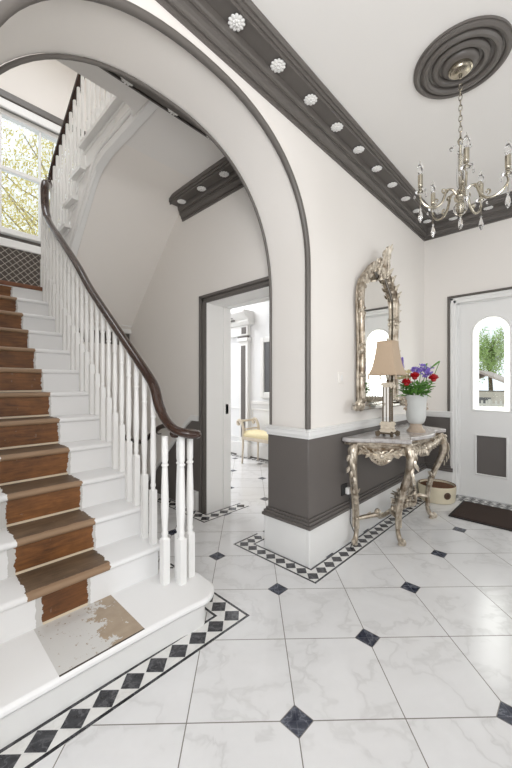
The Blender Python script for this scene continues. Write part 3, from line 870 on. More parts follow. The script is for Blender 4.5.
# radiator cover under the landing window
rc = empty('radiator_cover', 'radiator cover with dark diamond lattice grille under the landing window', 'radiator cover', (.67, 4.8, R * 13))
ru0, ru1 = .10 - .67, 1.235 - .67
MB().box(ru0, -.085, .0, ru1, -.07, .61).build('grille', 'lattice', rc, smooth=False)
MB().box(ru0, -.10, .605, ru1 + .01, .095, .70).build('top_shelf', 'white', rc, bevel=.01)
MB().box(ru1 - .001, -.09, 0, ru1 + .02, .09, .605).build('side_panel', 'white', rc, smooth=False); MB().box(ru0 - .002, -.09, 0, ru0 + .002, .09, .605).build('side_panel', 'white', rc, smooth=False)

# ------------------------------------------------------------------ ceiling rose and chandelier
CU, CV = 2.222, .508
cr = MB().lathe([(.245, 0), (.245, -.014), (.238, -.014), (.236, -.024), (.224, -.030), (.212, -.026), (.208, -.014), (.200, -.014), (.198, -.026), (.188, -.036), (.174, -.036), (.164, -.026), (.162, -.012), (.146, -.010), (.144, -.022), (.132, -.032), (.116, -.032), (.108, -.022), (.106, -.012), (.094, -.012), (.092, -.026), (.084, -.036), (.072, -.040), (.050, -.040), (.001, -.040)], (0, 0, 0), 64).build('ceiling_rose', 'dark', loc=(CU, CV, H_C), ang=35)
tag(cr, 'round dark grey moulded ceiling rose above the chandelier', 'ceiling rose')
ch = empty('chandelier', 'aged silver five-arm chandelier with crystal drops hanging from the ceiling rose', 'chandelier', (CU, CV, H_C - .04))
def zc(z): return z - (H_C - .04)
MB().lathe([(.060, zc(H_C - .04)), (.062, zc(H_C - .046)), (.060, zc(H_C - .054)), (.052, zc(H_C - .056)), (.048, zc(H_C - .064)), (.020, zc(H_C - .068)), (.010, zc(H_C - .075)), (.006, zc(H_C - .10)), (.001, zc(H_C - .101))], seg=28).build('canopy', 'nickel', ch)
mb = MB(); z = 2.93; k = 0      # chain links
while z > 2.66:
    a = (1, 0, 0) if k % 2 else (0, 1, 0)
    pts = [Vector(a) * (.0085 * math.cos(t)) + Vector((0, 0, zc(z) + .019 * math.sin(t))) for t in [2 * PI * i / 12 for i in range(13)]]
    mb.tube(pts, .0024, 6, cap=False); z -= .030; k += 1
mb.build('chain', 'nickel', ch)
mb = MB()   # central stem
mb.lathe([(.004, zc(2.19)), (.012, zc(2.20)), (.018, zc(2.275)), (.030, zc(2.285)), (.034, zc(2.30)), (.024, zc(2.315)), (.016, zc(2.33)), (.020, zc(2.34)), (.0065, zc(2.35)), (.0065, zc(2.60)), (.014, zc(2.61)), (.016, zc(2.625)), (.006, zc(2.64)), (.004, zc(2.665))], seg=18)
mb.build('stem', 'nickel', ch)
MB().lathe([(.011, zc(2.345)), (.019, zc(2.37)), (.021, zc(2.45)), (.017, zc(2.52)), (.010, zc(2.545))], seg=8).build('glass_column', 'crystal', ch, ang=20)
mb = MB(); mb.ball((0, 0, zc(2.235)), .038, 14, rings=8); mb.build('crystal_ball', 'crystal', ch, ang=5)
def drop_mb():
    return MB().lathe([(.001, -.085), (.006, -.078), (.014, -.055), (.010, -.03), (.004, -.012), (.0035, -.008), (.008, -.004), (.001, .003)], seg=8)
d0 = drop_mb().build('crystal_drop', 'crystal', ch, (0, 0, zc(2.195)), ang=10)
mb = MB()   # little crystal rosettes at the top of the stem
for k in range(4):
    a = PI / 2 * k + .4; mb.ball((.045 * math.cos(a), .045 * math.sin(a), zc(2.585)), (.013, .013, .013), 6)
    mb.tube([(0, 0, zc(2.60)), (.03 * math.cos(a), .03 * math.sin(a), zc(2.603)), (.045 * math.cos(a), .045 * math.sin(a), zc(2.595))], .0022, 6)
mb.build('crystal_cluster', 'crystal', ch, ang=10)
th0 = math.radians(30 - 46.2)
PARTS = []
for k in range(5):
    a = th0 + 2 * PI * k / 5; d = Vector((math.cos(a), math.sin(a), 0))
    def P(r, z): return d * r + Vector((0, 0, zc(z)))
    arm = MB()
    sp = spline([P(.02, 2.315), P(.045, 2.345), P(.075, 2.345), P(.085, 2.315), P(.105, 2.270), P(.145, 2.248), P(.190, 2.262), P(.218, 2.300), P(.220, 2.335)], 6)
    arm.tube(sp, lerp_list([.006, .007, .006, .007, .0075, .007, .0065, .006, .006], len(sp)), 8)
    arm.scroll(P(.088, 2.345), d, (0, 0, 1), .022, 1.0, .0045, a0=PI * .9)
    arm.scroll(P(.128, 2.285), d, (0, 0, 1), .018, .9, .004, a0=-PI * .5)
    A = arm.build('arm', 'nickel', ch)
    c = P(.220, 0); cx, cy = c.x, c.y
    MB().lathe([(.004, 0), (.010, .004), (.026, .014), (.030, .020), (.012, .020), (.009, .03), (.013, .045), (.008, .055), (.001, .056)], (cx, cy, zc(2.328)), 16).build('drip_pan', 'crystal', A)
    MB().lathe([(.009, 0), (.011, .02), (.0085, .03), (.0125, .038), (.0135, .042), (.0135, .100), (.010, .101)], (cx, cy, zc(2.340)), 14).build('candle_sleeve', 'nickel', A)
    MB().lathe([(.008, 0), (.014, .018), (.0165, .034), (.013, .056), (.006, .075), (.001, .085)], (cx, cy, zc(2.441)), 12).build('candle_bulb', 'crystal', A)
    dd = d0.copy(); COL.objects.link(dd); dd.parent = A; dd.location = (cx, cy, zc(2.245 if k != 2 else 2.25)); 
    e = MB(); e.tube([(cx, cy, zc(2.335)), (cx, cy, zc(2.25))], .0018, 6); e.build('drop_hook', 'nickel', A)
    for q in range(4):
        b = PI / 2 * q + .3; MB().ball((cx + .030 * math.cos(b), cy + .030 * math.sin(b), zc(2.318)), (.006, .006, .012), 6).build('pan_crystal', 'crystal', A, ang=10)

# ------------------------------------------------------------------ ornate mirror
MU = 2.93
mir = empty('wall_mirror', 'ornate silver-gilt carved mirror with a tall leafy crest hanging above the console table', 'mirror', (MU, V_A, 1.02))
def mp(du, z, d=.05): return (du, -d, z - 1.02)
half = [(.33, 1.08), (.345, 1.25), (.335, 1.45), (.342, 1.62), (.352, 1.78), (.358, 1.90), (.350, 2.00), (.315, 2.075), (.235, 2.155), (.15, 2.225), (.07, 2.275)]
gl = [(.335, 1.06), (.335, 1.9), (.320, 2.01), (.285, 2.06), (.20, 2.14), (.13, 2.205), (.085, 2.225), (.0, 2.145)]
full = [(a, z - 1.02) for a, z in gl] + [(-a, z - 1.02) for a, z in gl[-2::-1]]
mb = MB().prism(full, -.030, -.022, 'y'); g = mb.build('glass', 'mirror', mir, smooth=False)
MB().prism([(a * 1.04, z) for a, z in full], -.022, -.003, 'y').build('backboard', 'bark', mir, smooth=False)
fr = MB()
for s in (-1, 1):
    sp = spline([mp(s * a, z, .052) for a, z in half], 8)
    fr.tube(sp, lerp_list([.030, .025, .026, .024, .026, .028, .030, .030, .029, .027, .020], len(sp)), 10, flat=(1.0, 1.0))
    fr.tube([Vector((p.x - s * .028, -.045, p.z)) for p in sp], .010, 7)
    fr.tube([Vector((p.x + s * .026, -.028, p.z)) for p in sp], .011, 7)
    # carved bands and low leaf sprays lying along the stiles
    for zz, w in ((1.30, .020), (1.50, .034), (1.548, .018), (1.80, .030), (1.846, .016)):
        fr.ball(mp(s * .345, zz, .056), (.037, .028, w), 12)
    for i in range(9):
        p = sp[4 + int(i * (len(sp) - 34) / 9)]; u = (-1, 0, 1)[i % 3]
        fr.leaf((p.x + u * .006, -.074, p.z), (u * .15, -.02, 1), (0, -1, 0), .040, .020, .002, .02)
    for z, L in ((1.80, .05), (1.52, .045), (1.96, .05), (1.90, .055), (1.47, .04)):
        fr.leaf(mp(s * .368, z, .058), (s * .7, -.15, 1), (s * .4, -1, 0), L, .034, .005, .35)
        fr.scroll(mp(s * .384, z + .012, .055), (s, 0, 0), (0, 0, 1), .017, 1.2, .007, a0=-1)
    for t in (.68, .76, .84, .92):
        p = sp[int(t * (len(sp) - 1))]
        fr.scroll((p.x + s * .012, -.075, p.z + .012), (s, 0, .3), (-.3 * s, 0, 1), .024, 1.3, .010, a0=PI)
        fr.leaf((p.x, -.082, p.z), (s * .5, -.15, .8), (0, -1, 0), .06, .036, .004, .2)
        fr.leaf((p.x - s * .01, -.082, p.z - .01), (-s * .7, -.1, .6), (0, -1, 0), .05, .032, .004, .15)
        fr.scroll((p.x - s * .028, -.06, p.z - .03), (s, 0, 0), (0, 0, 1), .018, 1.2, .007, a0=0)
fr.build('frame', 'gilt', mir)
crest = MB()
for s in (-1, 1):
    crest.scroll(mp(s * .055, 2.215, .080), (s, 0, 0), (0, -.15, 1), .040, 1.4, .012, a0=-PI / 2)
    crest.scroll(mp(s * .075, 2.285, .090), (s, 0, 0), (0, -.2, 1), .036, 1.3, .011, a0=PI)
    crest.scroll(mp(s * .045, 2.350, .112), (s, 0, 0), (0, -.25, 1), .028, 1.3, .009, a0=-PI / 2)
    crest.scroll(mp(s * .028, 2.395, .128), (s, 0, 0), (0, -.25, 1), .020, 1.2, .007, a0=PI)
    for i in range(10):
        z = 2.17 + i * .022; dd = .078 + (z - 2.17) * .2
        crest.leaf(mp(s * (.085 - i * .007), z, dd), (s * rnd.uniform(.2, .6), -.22, 1), (s * .2, -1, 0), rnd.uniform(.035, .05), .028, .004, .1)
    crest.leaf(mp(s * .015, 2.34, .112), (s * .35, -.35, 1), (0, -1, 0), .085, .04, .005, .15)
for i in range(7):     # shell at the heart of the crest
    a = (i - 3) * .36
    crest.leaf(mp(.0, 2.19, .082), (math.sin(a), -.2, math.cos(a)), (0, -1, 0), .075, .034, .005, -.08)
    crest.leaf(mp(.0, 2.20, .080), (math.sin(a) * .8, -.1, -math.cos(a)), (0, -1, 0), .055, .028, .005, .1)
crest.leaf(mp(0, 2.33, .112), (0, -.36, 1), (0, -1, 0), .115, .05, .006, .1)
crest.tube([mp(0, 2.15, .065), mp(0, 2.25, .080), mp(0, 2.36, .115), mp(0, 2.40, .13)], [.022, .028, .016, .006], 8)
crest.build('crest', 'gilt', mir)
ba = MB()
ba.box(-.44, -.085, 0, .44, -.003, .035); ba.box(-.42, -.07, .035, .42, -.003, .06)
ba.build('base_rail', 'chrome', mir, bevel=.008)
for s in (-1, 1):
    bo = MB()
    bo.scroll((s * .44, -.09, .055), (s, 0, 0), (0, 0, 1), .048, 1.3, .018, a0=PI)
    bo.scroll((s * .50, -.085, .035), (s, 0, 0), (0, 0, 1), .032, 1.2, .014, a0=PI / 2)
    for i in range(7):
        bo.leaf((s * (.34 + .02 * i), -.075, .06), (s * rnd.uniform(.2, 1.2), -.25, rnd.uniform(.2, .8)), (0, -1, .3), .055, .036, .005, .2)
    bo.leaf((s * .46, -.09, .03), (s, -.1, .1), (0, -1, .2), .10, .06, .008, .1)
    bo.build('corner_carving', 'gilt', mir)
bo = MB()
for i in range(9):
    x = (i - 4) * .045; bo.leaf((x, -.05, .058), (x * 4, -.2, .6), (0, -1, .2), .055, .045, .006, .3)
bo.build('base_carving', 'gilt', mir)

# ------------------------------------------------------------------ console table
TU, TV = 3.0, V_A - .012
ct = empty('console_table', 'ornate silver-gilt console table with marble top and cabriole legs against the grey dado', 'table', (TU, TV, 0))
def tp(u, v, z=0): return Vector((u - TU, v - TV, z))
hl = [(2.335, 1.330), (2.330, 1.27), (2.40, 1.17), (2.47, 1.09), (2.52, .99), (2.555, .910), (2.60, .905), (2.70, .945), (2.82, .915), (2.92, .89), (3.0, .885)]
sm = spline([tp(a, b) for a, b in hl], 6)
outl = [(p.x, p.y) for p in sm] + [(-p.x, p.y) for p in sm[-2::-1]]
top = MB().prism(outl, .792, .822, 'z').build('tabletop', 'tablemarble', ct, ang=30, bevel=.008)
def inset(k): return [(p[0] * k, -.012 + (p[1] + .012) * (k - .01)) for p in outl]
MB().prism(inset(.955), .765, .792, 'z').build('top_moulding', 'gilt', ct, ang=30, bevel=.008)
feet = [(2.421, 1.262, (-1, -.12)), (2.645, 1.015, (-.42, -.9)), (3.355, 1.015, (.42, -.9)), (3.579, 1.262, (1, -.12))]
for fu, fv, (ox, oy) in feet:
    od = Vector((ox, oy, 0)).normalized(); c = tp(fu, fv); sdv = Vector((-od.y, od.x, 0))
    g = .062 if fv < 1.1 else .010
    pts = [c + od * (.012 + g) + Vector((0, 0, .775)), c + od * (.036 + g) + Vector((0, 0, .735)), c + od * (.054 + g) + Vector((0, 0, .66)), c + od * (.044 + g * .75) + Vector((0, 0, .56)), c + od * (.012 + g * .3) + Vector((0, 0, .42)), c + od * -.012 + Vector((0, 0, .27)), c + od * -.020 + Vector((0, 0, .14)), c + od * -.008 + Vector((0, 0, .065)), c + od * .022 + Vector((0, 0, .030)), c + od * .045 + Vector((0, 0, .034))]
    sp = spline([tuple(p) for p in pts], 6)
    mb = MB(); mb.tube(sp, lerp_list([.036, .038, .036, .030, .024, .0195, .017, .018, .022, .014], len(sp)), 10, up=tuple(od))
    for side in (-1, 1):
        mb.tube([p + sdv * side * .028 * (.5 + .7 * i / len(sp) if i < 20 else .7) + od * .012 for i, p in enumerate(sp[3:38])], .0085, 6)
    # knee acanthus, mid cuff, toe scroll
    for i in range(9):
        p = sp[3 + i * 2]; sg = (-1, 0, 1)[i % 3]
        mb.leaf(p + od * .036 + sdv * sg * .014, (sdv.x * sg * .3, sdv.y * sg * .3, -1), tuple(od), .055, .030, .004, .06)
    mb.scroll(sp[4] + od * .030, od, (0, 0, 1), .018, 1.2, .009, a0=0)
    mb.ball(sp[26], (.030, .030, .022), 10); mb.ball(sp[28], (.027, .027, .016), 10)
    for i in range(6):
        a = i / 6 * 2 * PI; q = od * math.cos(a) + sdv * math.sin(a)
        mb.leaf(sp[25] + q * .022, (q.x * .2, q.y * .2, 1), tuple(q), .04, .022, .003, .12)
    mb.scroll(c + od * .034 + Vector((0, 0, .034)), od, (0, 0, 1), .022, 1.2, .011, a0=-PI / 2)
    mb.lathe([(.016, 0), (.022, .006), (.020, .016), (.012, .022)], tuple(c + od * .012), 10)
    mb.build('leg', 'gilt', ct)
def apron(a, b, nrm, drop):
    """carved pierced apron between two points under the top"""
    a = Vector(a); b = Vector(b); nv = Vector(nrm).normalized(); d = (b - a); L = d.length; d.normalize()
    mb = MB(); up = Vector((0, 0, 1))
    n = 16
    low = [a + d * (L * i / n) + up * (.715 - drop * math.sin(PI * i / n) ** 2 * (1 if abs(i - n / 2) < 4 else .55)) for i in range(n + 1)]
    low = [Vector((p.x, p.y, p.z)) for p in low]
    mb.tube(low, lerp_list([.020, .014, .013, .017, .013, .014, .020], n + 1), 8)
    mb.tube([a + d * (L * i / n) + up * .762 for i in range(n + 1)], .012, 8)
    vs = [tuple(p + nv * o) for o in (-.004, .006) for p in low] + [(p.x + nv.x * o, p.y + nv.y * o, .765) for o in (-.004, .006) for p in low]; m = n + 1; fs = []
    for i in range(n): fs += [(i, i + 1, 2 * m + i + 1, 2 * m + i), (m + i, m + i + 1, 3 * m + i + 1, 3 * m + i)]
    mb.add(vs, fs)
    kn = max(5, int(L / .055))
    for i in range(kn):
        t = (i + .5) / kn; s = -1 if t < .5 else 1; p = a + d * (L * t) + up * (.738 - drop * .5 * math.sin(PI * t)) + nv * .012
        mb.scroll(p, d * s, up, .030, 1.2, .010, a0=rnd.uniform(0, 6))
        mb.leaf(p + nv * .008, tuple(d * s * .7 - up * .6), tuple(nv), .050, .026, .004, .12)
        mb.leaf(p + nv * .008, tuple(d * s * .6 + up * .5), tuple(nv), .045, .024, .004, .1)
        mb.leaf(p + nv * .004, tuple(-d * s * .8 - up * .2), tuple(nv), .042, .022, .004, .1)
        mb.scroll(p - up * .012 + d * .03, d * -s, up, .018, 1.2, .007, a0=rnd.uniform(0, 6))
    c = a + d * (L * .5) + up * (.74 - drop * .6) + nv * .018
    for i in range(9):
        an = (i - 4) * .42; mb.leaf(c, tuple(d * math.sin(an) - up * math.cos(an)), tuple(nv), .060, .026, .004, .1)
    mb.ball(tuple(c), (.022, .022, .022), 10)
    return mb
apron(tp(2.63, .945), tp(3.37, .945), (0, -1, 0), .065).build('front_apron', 'gilt', ct)
apron(tp(2.415, 1.235), tp(2.605, .965), (-.8, -.6, 0), .085).build('side_apron', 'gilt', ct)
apron(tp(3.585, 1.235), tp(3.395, .965), (.8, -.6, 0), .085).build('side_apron', 'gilt', ct)
mb = MB(); ctr = tp(3.0, 1.14, .175)
for fu, fv, (ox, oy) in feet:
    f = tp(fu, fv, .195); mid = (f + ctr) / 2
    pr = Vector((-(ctr - f).y, (ctr - f).x, 0)).normalized() * (.06 if fu < 3 else -.06) * (1 if fv < 1.1 else -1)
    sp = spline([f, f * .72 + ctr * .28 + pr + Vector((0, 0, .02)), mid + pr * .3 + Vector((0, 0, -.03)), ctr + (f - ctr) * .12], 7)
    mb.tube(sp, lerp_list([.016, .020, .017, .021], len(sp)), 8)
    mb.scroll(sp[8] + Vector((0, 0, .022)), (f - ctr).normalized(), (0, 0, 1), .024, 1.1, .010)
    for i in range(5): mb.leaf(sp[4 + i * 4] + Vector((0, 0, .014)), tuple((ctr - f).normalized() + Vector((0, 0, .15))), (0, 0, 1), .045, .026, .004, .1)
mb.build('stretcher', 'gilt', ct)
mb = MB(); mb.lathe([(.03, 0), (.046, .02), (.03, .04), (.022, .05), (.045, .075), (.055, .10), (.046, .125), (.028, .14), (.012, .165), (.001, .175)], tuple(ctr + Vector((0, 0, -.02))), 14)
for i in range(14):
    a = 2 * PI * i / 14; q = Vector((math.cos(a), math.sin(a), 0))
    mb.leaf(ctr + q * .035 + Vector((0, 0, .04 + .05 * (i % 2))), (q.x, q.y, .9), tuple(q), .05, .032, .005, .4)
for i in range(6):
    a = 2 * PI * i / 6; q = Vector((math.cos(a), math.sin(a), 0)); mb.scroll(ctr + q * .065 + Vector((0, 0, .03)), q, (0, 0, 1), .026, 1.1, .011, a0=1)
mb.build('finial', 'gilt', ct)

# ------------------------------------------------------------------ table lamp
TZ = .822
LU, LV = 2.665, 1.115
lamp = empty('table_lamp', 'table lamp with beige bell shade and mirrored square column on the console', 'lamp', (LU, LV, TZ))
def rotz(mb, a): return mb.xform(Matrix.Rotation(a, 4, 'Z'))
mb = MB()
for sx in (-1, 1):
    for sy in (-1, 1):
        mb.scroll((sx * .058, sy * .058, .018), (sx * .7, sy * .7, 0), (0, 0, 1), .020, 1.2, .008, a0=PI / 2)
        mb.leaf((sx * .035, sy * .035, .03), (sx, sy, -.35), (0, 0, 1), .05, .03, .005, .2)
mb.box(-.045, -.045, .016, .045, .045, .032)
mb.build('feet', 'bark', lamp, bevel=.004)
mb = MB(); mb.box(-.047, -.047, .030, .047, .047, .048); mb.box(-.040, -.040, .048, .040, .040, .085); mb.box(-.047, -.047, .085, .047, .047, .10)
mb.box(-.040, -.040, .10, .040, .040, .112)
for a in range(4):
    b = MB(); b.ball((0, -.041, .066), (.016, .010, .016), 10); b.leaf((.018, -.040, .06), (1, 0, .3), (0, -1, 0), .02, .02, .003, .2); b.leaf((-.018, -.040, .06), (-1, 0, .3), (0, -1, 0), .02, .02, .003, .2)
    rotz(b, a * PI / 2); mb.v, mb.f, mb.m, o = mb.v + b.v, mb.f + [tuple(i + len(mb.v) for i in f) for f in b.f], mb.m + b.m, 0
mb.build('base_block', 'limed', lamp, bevel=.003)
MB().box(-.0255, -.0255, .112, .0255, .0255, .385).build('column', 'mirror', lamp, bevel=.003)
mb = MB()
for sx in (-1, 1):
    for sy in (-1, 1): mb.box(sx * .0265 - .004, sy * .0265 - .004, .112, sx * .0265 + .004, sy * .0265 + .004, .385)
for a in range(4):
    b = MB().box(-.003, -.0275, .112, .003, -.0255, .385); rotz(b, a * PI / 2); mb.add(b.v, b.f)
mb.build('column_edging', 'bark', lamp, smooth=False)
mb = MB(); mb.box(-.030, -.030, .382, .030, .030, .395); mb.box(-.040, -.040, .395, .040, .040, .410); mb.box(-.033, -.033, .41, .033, .033, .42)
for sx in (-1, 1): mb.scroll((sx * .036, -.040, .385), (sx, 0, 0), (0, 0, 1), .014, 1.2, .006)
mb.build('capital', 'limed', lamp, bevel=.003)
mb = MB(); mb.lathe([(.010, .42), (.014, .43), (.008, .44), (.013, .455), (.013, .48), (.004, .49), (.004, .735), (.009, .75), (.005, .765), (.001, .77)], seg=12); mb.build('lamp_holder', 'nickel', lamp)
mb = MB(); rows = [(.124, .482), (.116, .500), (.101, .545), (.089, .600), (.080, .655), (.073, .710), (.070, .740)]
seg = 32; vs = []
for inn in (0, .004):
    for r, z in rows:
        for k in range(seg):
            a = 2 * PI * k / seg; q = max(abs(math.cos(a)), abs(math.sin(a))); rr = (r - inn) / (q ** .8)
            sc = 1 if z > .5 else 1
            vs.append((rr * math.cos(a) * .93, rr * math.sin(a) * .93, z))
n = len(rows); fs = []
for i in range(n - 1):
    for k in range(seg):
        k2 = (k + 1) % seg
        fs.append((i * seg + k, i * seg + k2, (i + 1) * seg + k2, (i + 1) * seg + k))
        o = n * seg; fs.append((o + i * seg + k, o + (i + 1) * seg + k, o + (i + 1) * seg + k2, o + i * seg + k2))
for k in range(seg):
    k2 = (k + 1) % seg; o = n * seg
    fs.append((k, o + k, o + k2, k2)); fs.append(((n - 1) * seg + k, (n - 1) * seg + k2, o + (n - 1) * seg + k2, o + (n - 1) * seg + k))
mb.add(vs, fs)
mb.xform(Matrix.Rotation(math.radians(0), 4, 'Z'))
shade = mb.build('shade', 'fabric_beige', lamp, ang=60)
for r, z, t in ((.124, .482, .006), (.070, .740, .0045)):
    pts = []; mb = MB()
    for k in range(seg + 1):
        a = 2 * PI * k / seg; q = max(abs(math.cos(a)), abs(math.sin(a))); rr = r / (q ** .8); pts.append((rr * math.cos(a) * .93, rr * math.sin(a) * .93, z))
    mb.tube(pts, t, 6, cap=False)
    if r > .1:
        for k in range(4):
            a = PI / 4 + PI / 2 * k; q = math.cos(PI / 4) ** .8; rr = .124 / q
            mb.lathe([(.001, -.040), (.006, -.035), (.005, -.012), (.004, .004)], (rr * math.cos(a) * .93, rr * math.sin(a) * .93, z), 8)
    mb.build('shade_braid', 'fabric_beige', lamp)

# ------------------------------------------------------------------ vase and flowers
VU, VV = 3.06, 1.035
va = empty('flower_vase', 'pale grey-blue urn vase on a stone foot, on the console beside the lamp', 'vase', (VU, VV, TZ))
MB().lathe([(.074, 0), (.074, .012), (.068, .020), (.058, .028), (.050, .045), (.046, .062), (.050, .072)], seg=28).build('foot', 'terracotta', va)
MB().lathe([(.044, .068), (.058, .076), (.070, .095), (.078, .13), (.080, .20), (.083, .26), (.088, .292), (.098, .305), (.098, .314), (.090, .314), (.078, .285), (.073, .20), (.062, .12), (.03, .09), (.001, .088)], seg=32).build('bowl', 'ceramic', va)
RV = Vector((.692, -.722, 0)); FV = Vector((.722, .692, 0))
for s in (-1, 1):
    mb = MB(); c = RV * (s * .083)
    mb.ball(tuple(c + Vector((0, 0, .235))), (.016, .016, .024), 10); mb.ball(tuple(c + Vector((0, 0, .265))), (.012, .012, .014), 8); mb.ball(tuple(c * 1.08 + Vector((0, 0, .238))), (.009, .009, .009), 8)
    mb.scroll(tuple(c * 1.05 + Vector((0, 0, .19))), tuple(RV * s), (0, 0, 1), .018, 1, .006)
    mb.scroll(tuple(c * 1.03 + Vector((0, 0, .29))), tuple(RV * s), (0, 0, 1), .012, 1, .005)
    mb.build('handle', 'terracotta', va)
V0v = Vector((VU, VV, TZ))
def head(px, py, depth=0.0):
    """where a bloom stands: offset across and above the vase"""
    return Vector((VU, VV, 0)) + RV * ((px - 414.5) / 117.0) + FV * depth + Vector((0, 0, 1.23 + (384 - py) / 117.0))
def stem_mb(top, r=.003):
    t = top - V0v; b = Vector((t.x * .22, t.y * .22, .20)); m = (t + b) / 2 + Vector((t.x * .05, t.y * .05, .03))
    mb = MB(); mb.tube(spline([tuple(b), tuple(m), tuple(t)], 6), r, 6); return mb
def flower(nm, lab, cat, grp, top, build, mat):
    e = empty(nm, lab, cat, tuple(V0v), grp)
    stem_mb(top).build('stem', 'leaf', e)
    b = MB(); build(b, top - V0v); b.build('bloom', mat, e)
    return e
def carnation(b, t):
    dirc = Vector((t.x, t.y, t.z * .4)).normalized()
    for ring, (cnt, tilt, L) in enumerate(((13, 1.25, .046), (12, .85, .050), (10, .5, .050), (7, .2, .046))):
        for i in range(cnt):
            a = 2 * PI * i / cnt + ring * .4; q = Vector((math.cos(a) * math.sin(tilt), math.sin(a) * math.sin(tilt), math.cos(tilt)))
            b.leaf(t, tuple(q), (0, 0, 1), L, .036, .002, rnd.uniform(.0, .4))
    b.ball(tuple(t), (.022, .022, .016), 8)
def iris(b, t):
    for k in range(14):
        a = rnd.uniform(0, 6.28); c = t + Vector((rnd.uniform(-.026, .026), rnd.uniform(-.026, .026), rnd.uniform(-.038, .030)))
        for i in range(5):
            an = a + i * 1.256; b.leaf(c, (math.cos(an), math.sin(an), rnd.uniform(-.6, .9)), (rnd.uniform(-1, 1), rnd.uniform(-1, 1), 1), .022, .017, .0015, .2)
def spike(b, t):
    for k in range(14):
        c = t + Vector((0, 0, -.075 + k * .0085)); an = k * 2.4
        for i in range(3): b.leaf(c, (math.cos(an + i * 2.1), math.sin(an + i * 2.1), .5), (0, 0, 1), .026 - k * .0006, .016, .0015, .2)
def bud(L):
    def f(b, t):
        d = Vector((t.x * 2.2, t.y * 2.2, t.z * .55)).normalized()
        b.tube([tuple(t - d * L), tuple(t - d * L * .5), tuple(t - d * .01), tuple(t)], [.004, .008, .007, .001], 8)
    return f
flower('red_carnation', 'red carnation low at the left of the vase', 'flower', 'flowers in the vase', head(402, 384, -.06), carnation, 'red')
flower('red_carnation', 'small red carnation in the middle of the bouquet', 'flower', 'flowers in the vase', head(410.5, 378, -.05), carnation, 'red')
flower('red_carnation', 'large red carnation at the right of the bouquet', 'flower', 'flowers in the vase', head(429, 380, -.05), carnation, 'red')
flower('purple_stock', 'tall purple flower spike behind the lamp shade', 'flower', 'flowers in the vase', head(403, 362, .05), spike, 'purple')
for px, py, dp, lb in ((413, 371, .0, 'left of the purple cluster'), (419, 368, -.01, 'at the top of the bouquet'), (424, 373, .0, 'above the right red carnation'), (429, 371, .03, 'at the right edge below the buds')):
    flower('purple_statice', 'purple flower sprig ' + lb, 'flower', 'flowers in the vase', head(px, py, dp), iris, 'purple')
flower('cream_flower', 'cream flower at the left behind the red carnations', 'flower', 'flowers in the vase', head(401, 375, .02), iris, 'cream_petal')
flower('cream_flower', 'cream flower between the lamp and the red carnations', 'flower', 'flowers in the vase', head(407, 374, .03), iris, 'cream_petal')
flower('flower_bud', 'upright green bud standing above the bouquet', 'flower bud', 'buds in the vase', head(427, 363, .02), bud(.06), 'leaf')
flower('flower_bud', 'long dark bud slanting right above the bouquet', 'flower bud', 'buds in the vase', head(438.5, 361, .0), bud(.10), 'leaf')
mb = MB()
for i in range(150):
    a = rnd.uniform(0, 2 * PI); r = rnd.uniform(.02, .10); z = rnd.uniform(.31, .41)
    d = Vector((math.cos(a), math.sin(a), rnd.uniform(-.2, 1.1)))
    mb.leaf((r * math.cos(a), r * math.sin(a), z), tuple(d), (0, 0, 1), rnd.uniform(.045, .085), rnd.uniform(.018, .032), .0015, rnd.uniform(-.3, .15))
for i in range(7):
    a = 2 * PI * i / 7; mb.tube(spline([(.01 * math.cos(a), .01 * math.sin(a), .12), (.04 * math.cos(a), .04 * math.sin(a), .30), (.06 * math.cos(a), .06 * math.sin(a), .40)], 4), .004, 6)
o = mb.build('bouquet_greenery', 'leaf', loc=tuple(V0v)); tag(o, 'green leaves filling the mouth of the vase', 'leaves', kind='stuff')

# ------------------------------------------------------------------ small things of the hall
pb = empty('pet_bed', 'round cream pet bed with brown lining in the corner by the front door', 'pet bed', (3.965, 1.128, 0))
MB().lathe([(.160, 0), (.170, .008), (.178, .09), (.182, .155), (.178, .168), (.168, .168), (.164, .155), (.160, .06), (.13, .045), (.001, .04)], seg=40).build('wall', 'bed_cream', pb)
MB().lathe([(.1625, .06), (.1660, .140), (.1700, .1735), (.176, .1715), (.1815, .155), (.1805, .150)], seg=40).build('lining', 'bed_brown', pb)
MB().lathe([(.001, .085), (.08, .084), (.13, .078), (.157, .062), (.158, .045)], seg=32).build('cushion', 'bed_brown', pb)
a = math.radians(228)
bd = MB().lathe([(.036, 0), (.036, .002), (.033, .004), (.001, .004)], (.178 * math.cos(a), .178 * math.sin(a), .090), 24, axis=(math.cos(a), math.sin(a), -.03))
bd.lathe([(.020, .004), (.020, .006), (.015, .006), (.015, .004)], (.178 * math.cos(a), .178 * math.sin(a), .090), 20, axis=(math.cos(a), math.sin(a), -.03))
bd.build('badge', 'badge', pb)
dm = empty('doormat', 'dark brown rectangular doormat in front of the front door', 'doormat', (3.80, .40, 0))
MB().box(-.255, -.485, .0022, .255, .485, .018).build('pile', 'mat_brown', dm, bevel=.005)
mb = MB(); mb.box(-.275, -.505, .0022, -.255, .505, .012); mb.box(.255, -.505, .0022, .275, .505, .012); mb.box(-.255, -.505, .0022, .255, -.485, .012); mb.box(-.255, .485, .0022, .255, .505, .012)
mb.build('edging', 'mat_edge', dm, smooth=False)
sk = empty('wall_socket', 'black wall socket on the grey dado beside the console leg', 'socket', (2.375, V_A - .006, .415))
MB().box(-.043, -.010, -.043, .043, 0, .043).build('plate', 'black', sk, bevel=.003)
pl = empty('power_plug', 'white plug with a grey cable hanging from the black socket', 'plug', (2.40, V_A - .016, .405))
MB().box(-.022, -.032, -.026, .022, 0, .026).build('body', 'plastic', pl, bevel=.008)
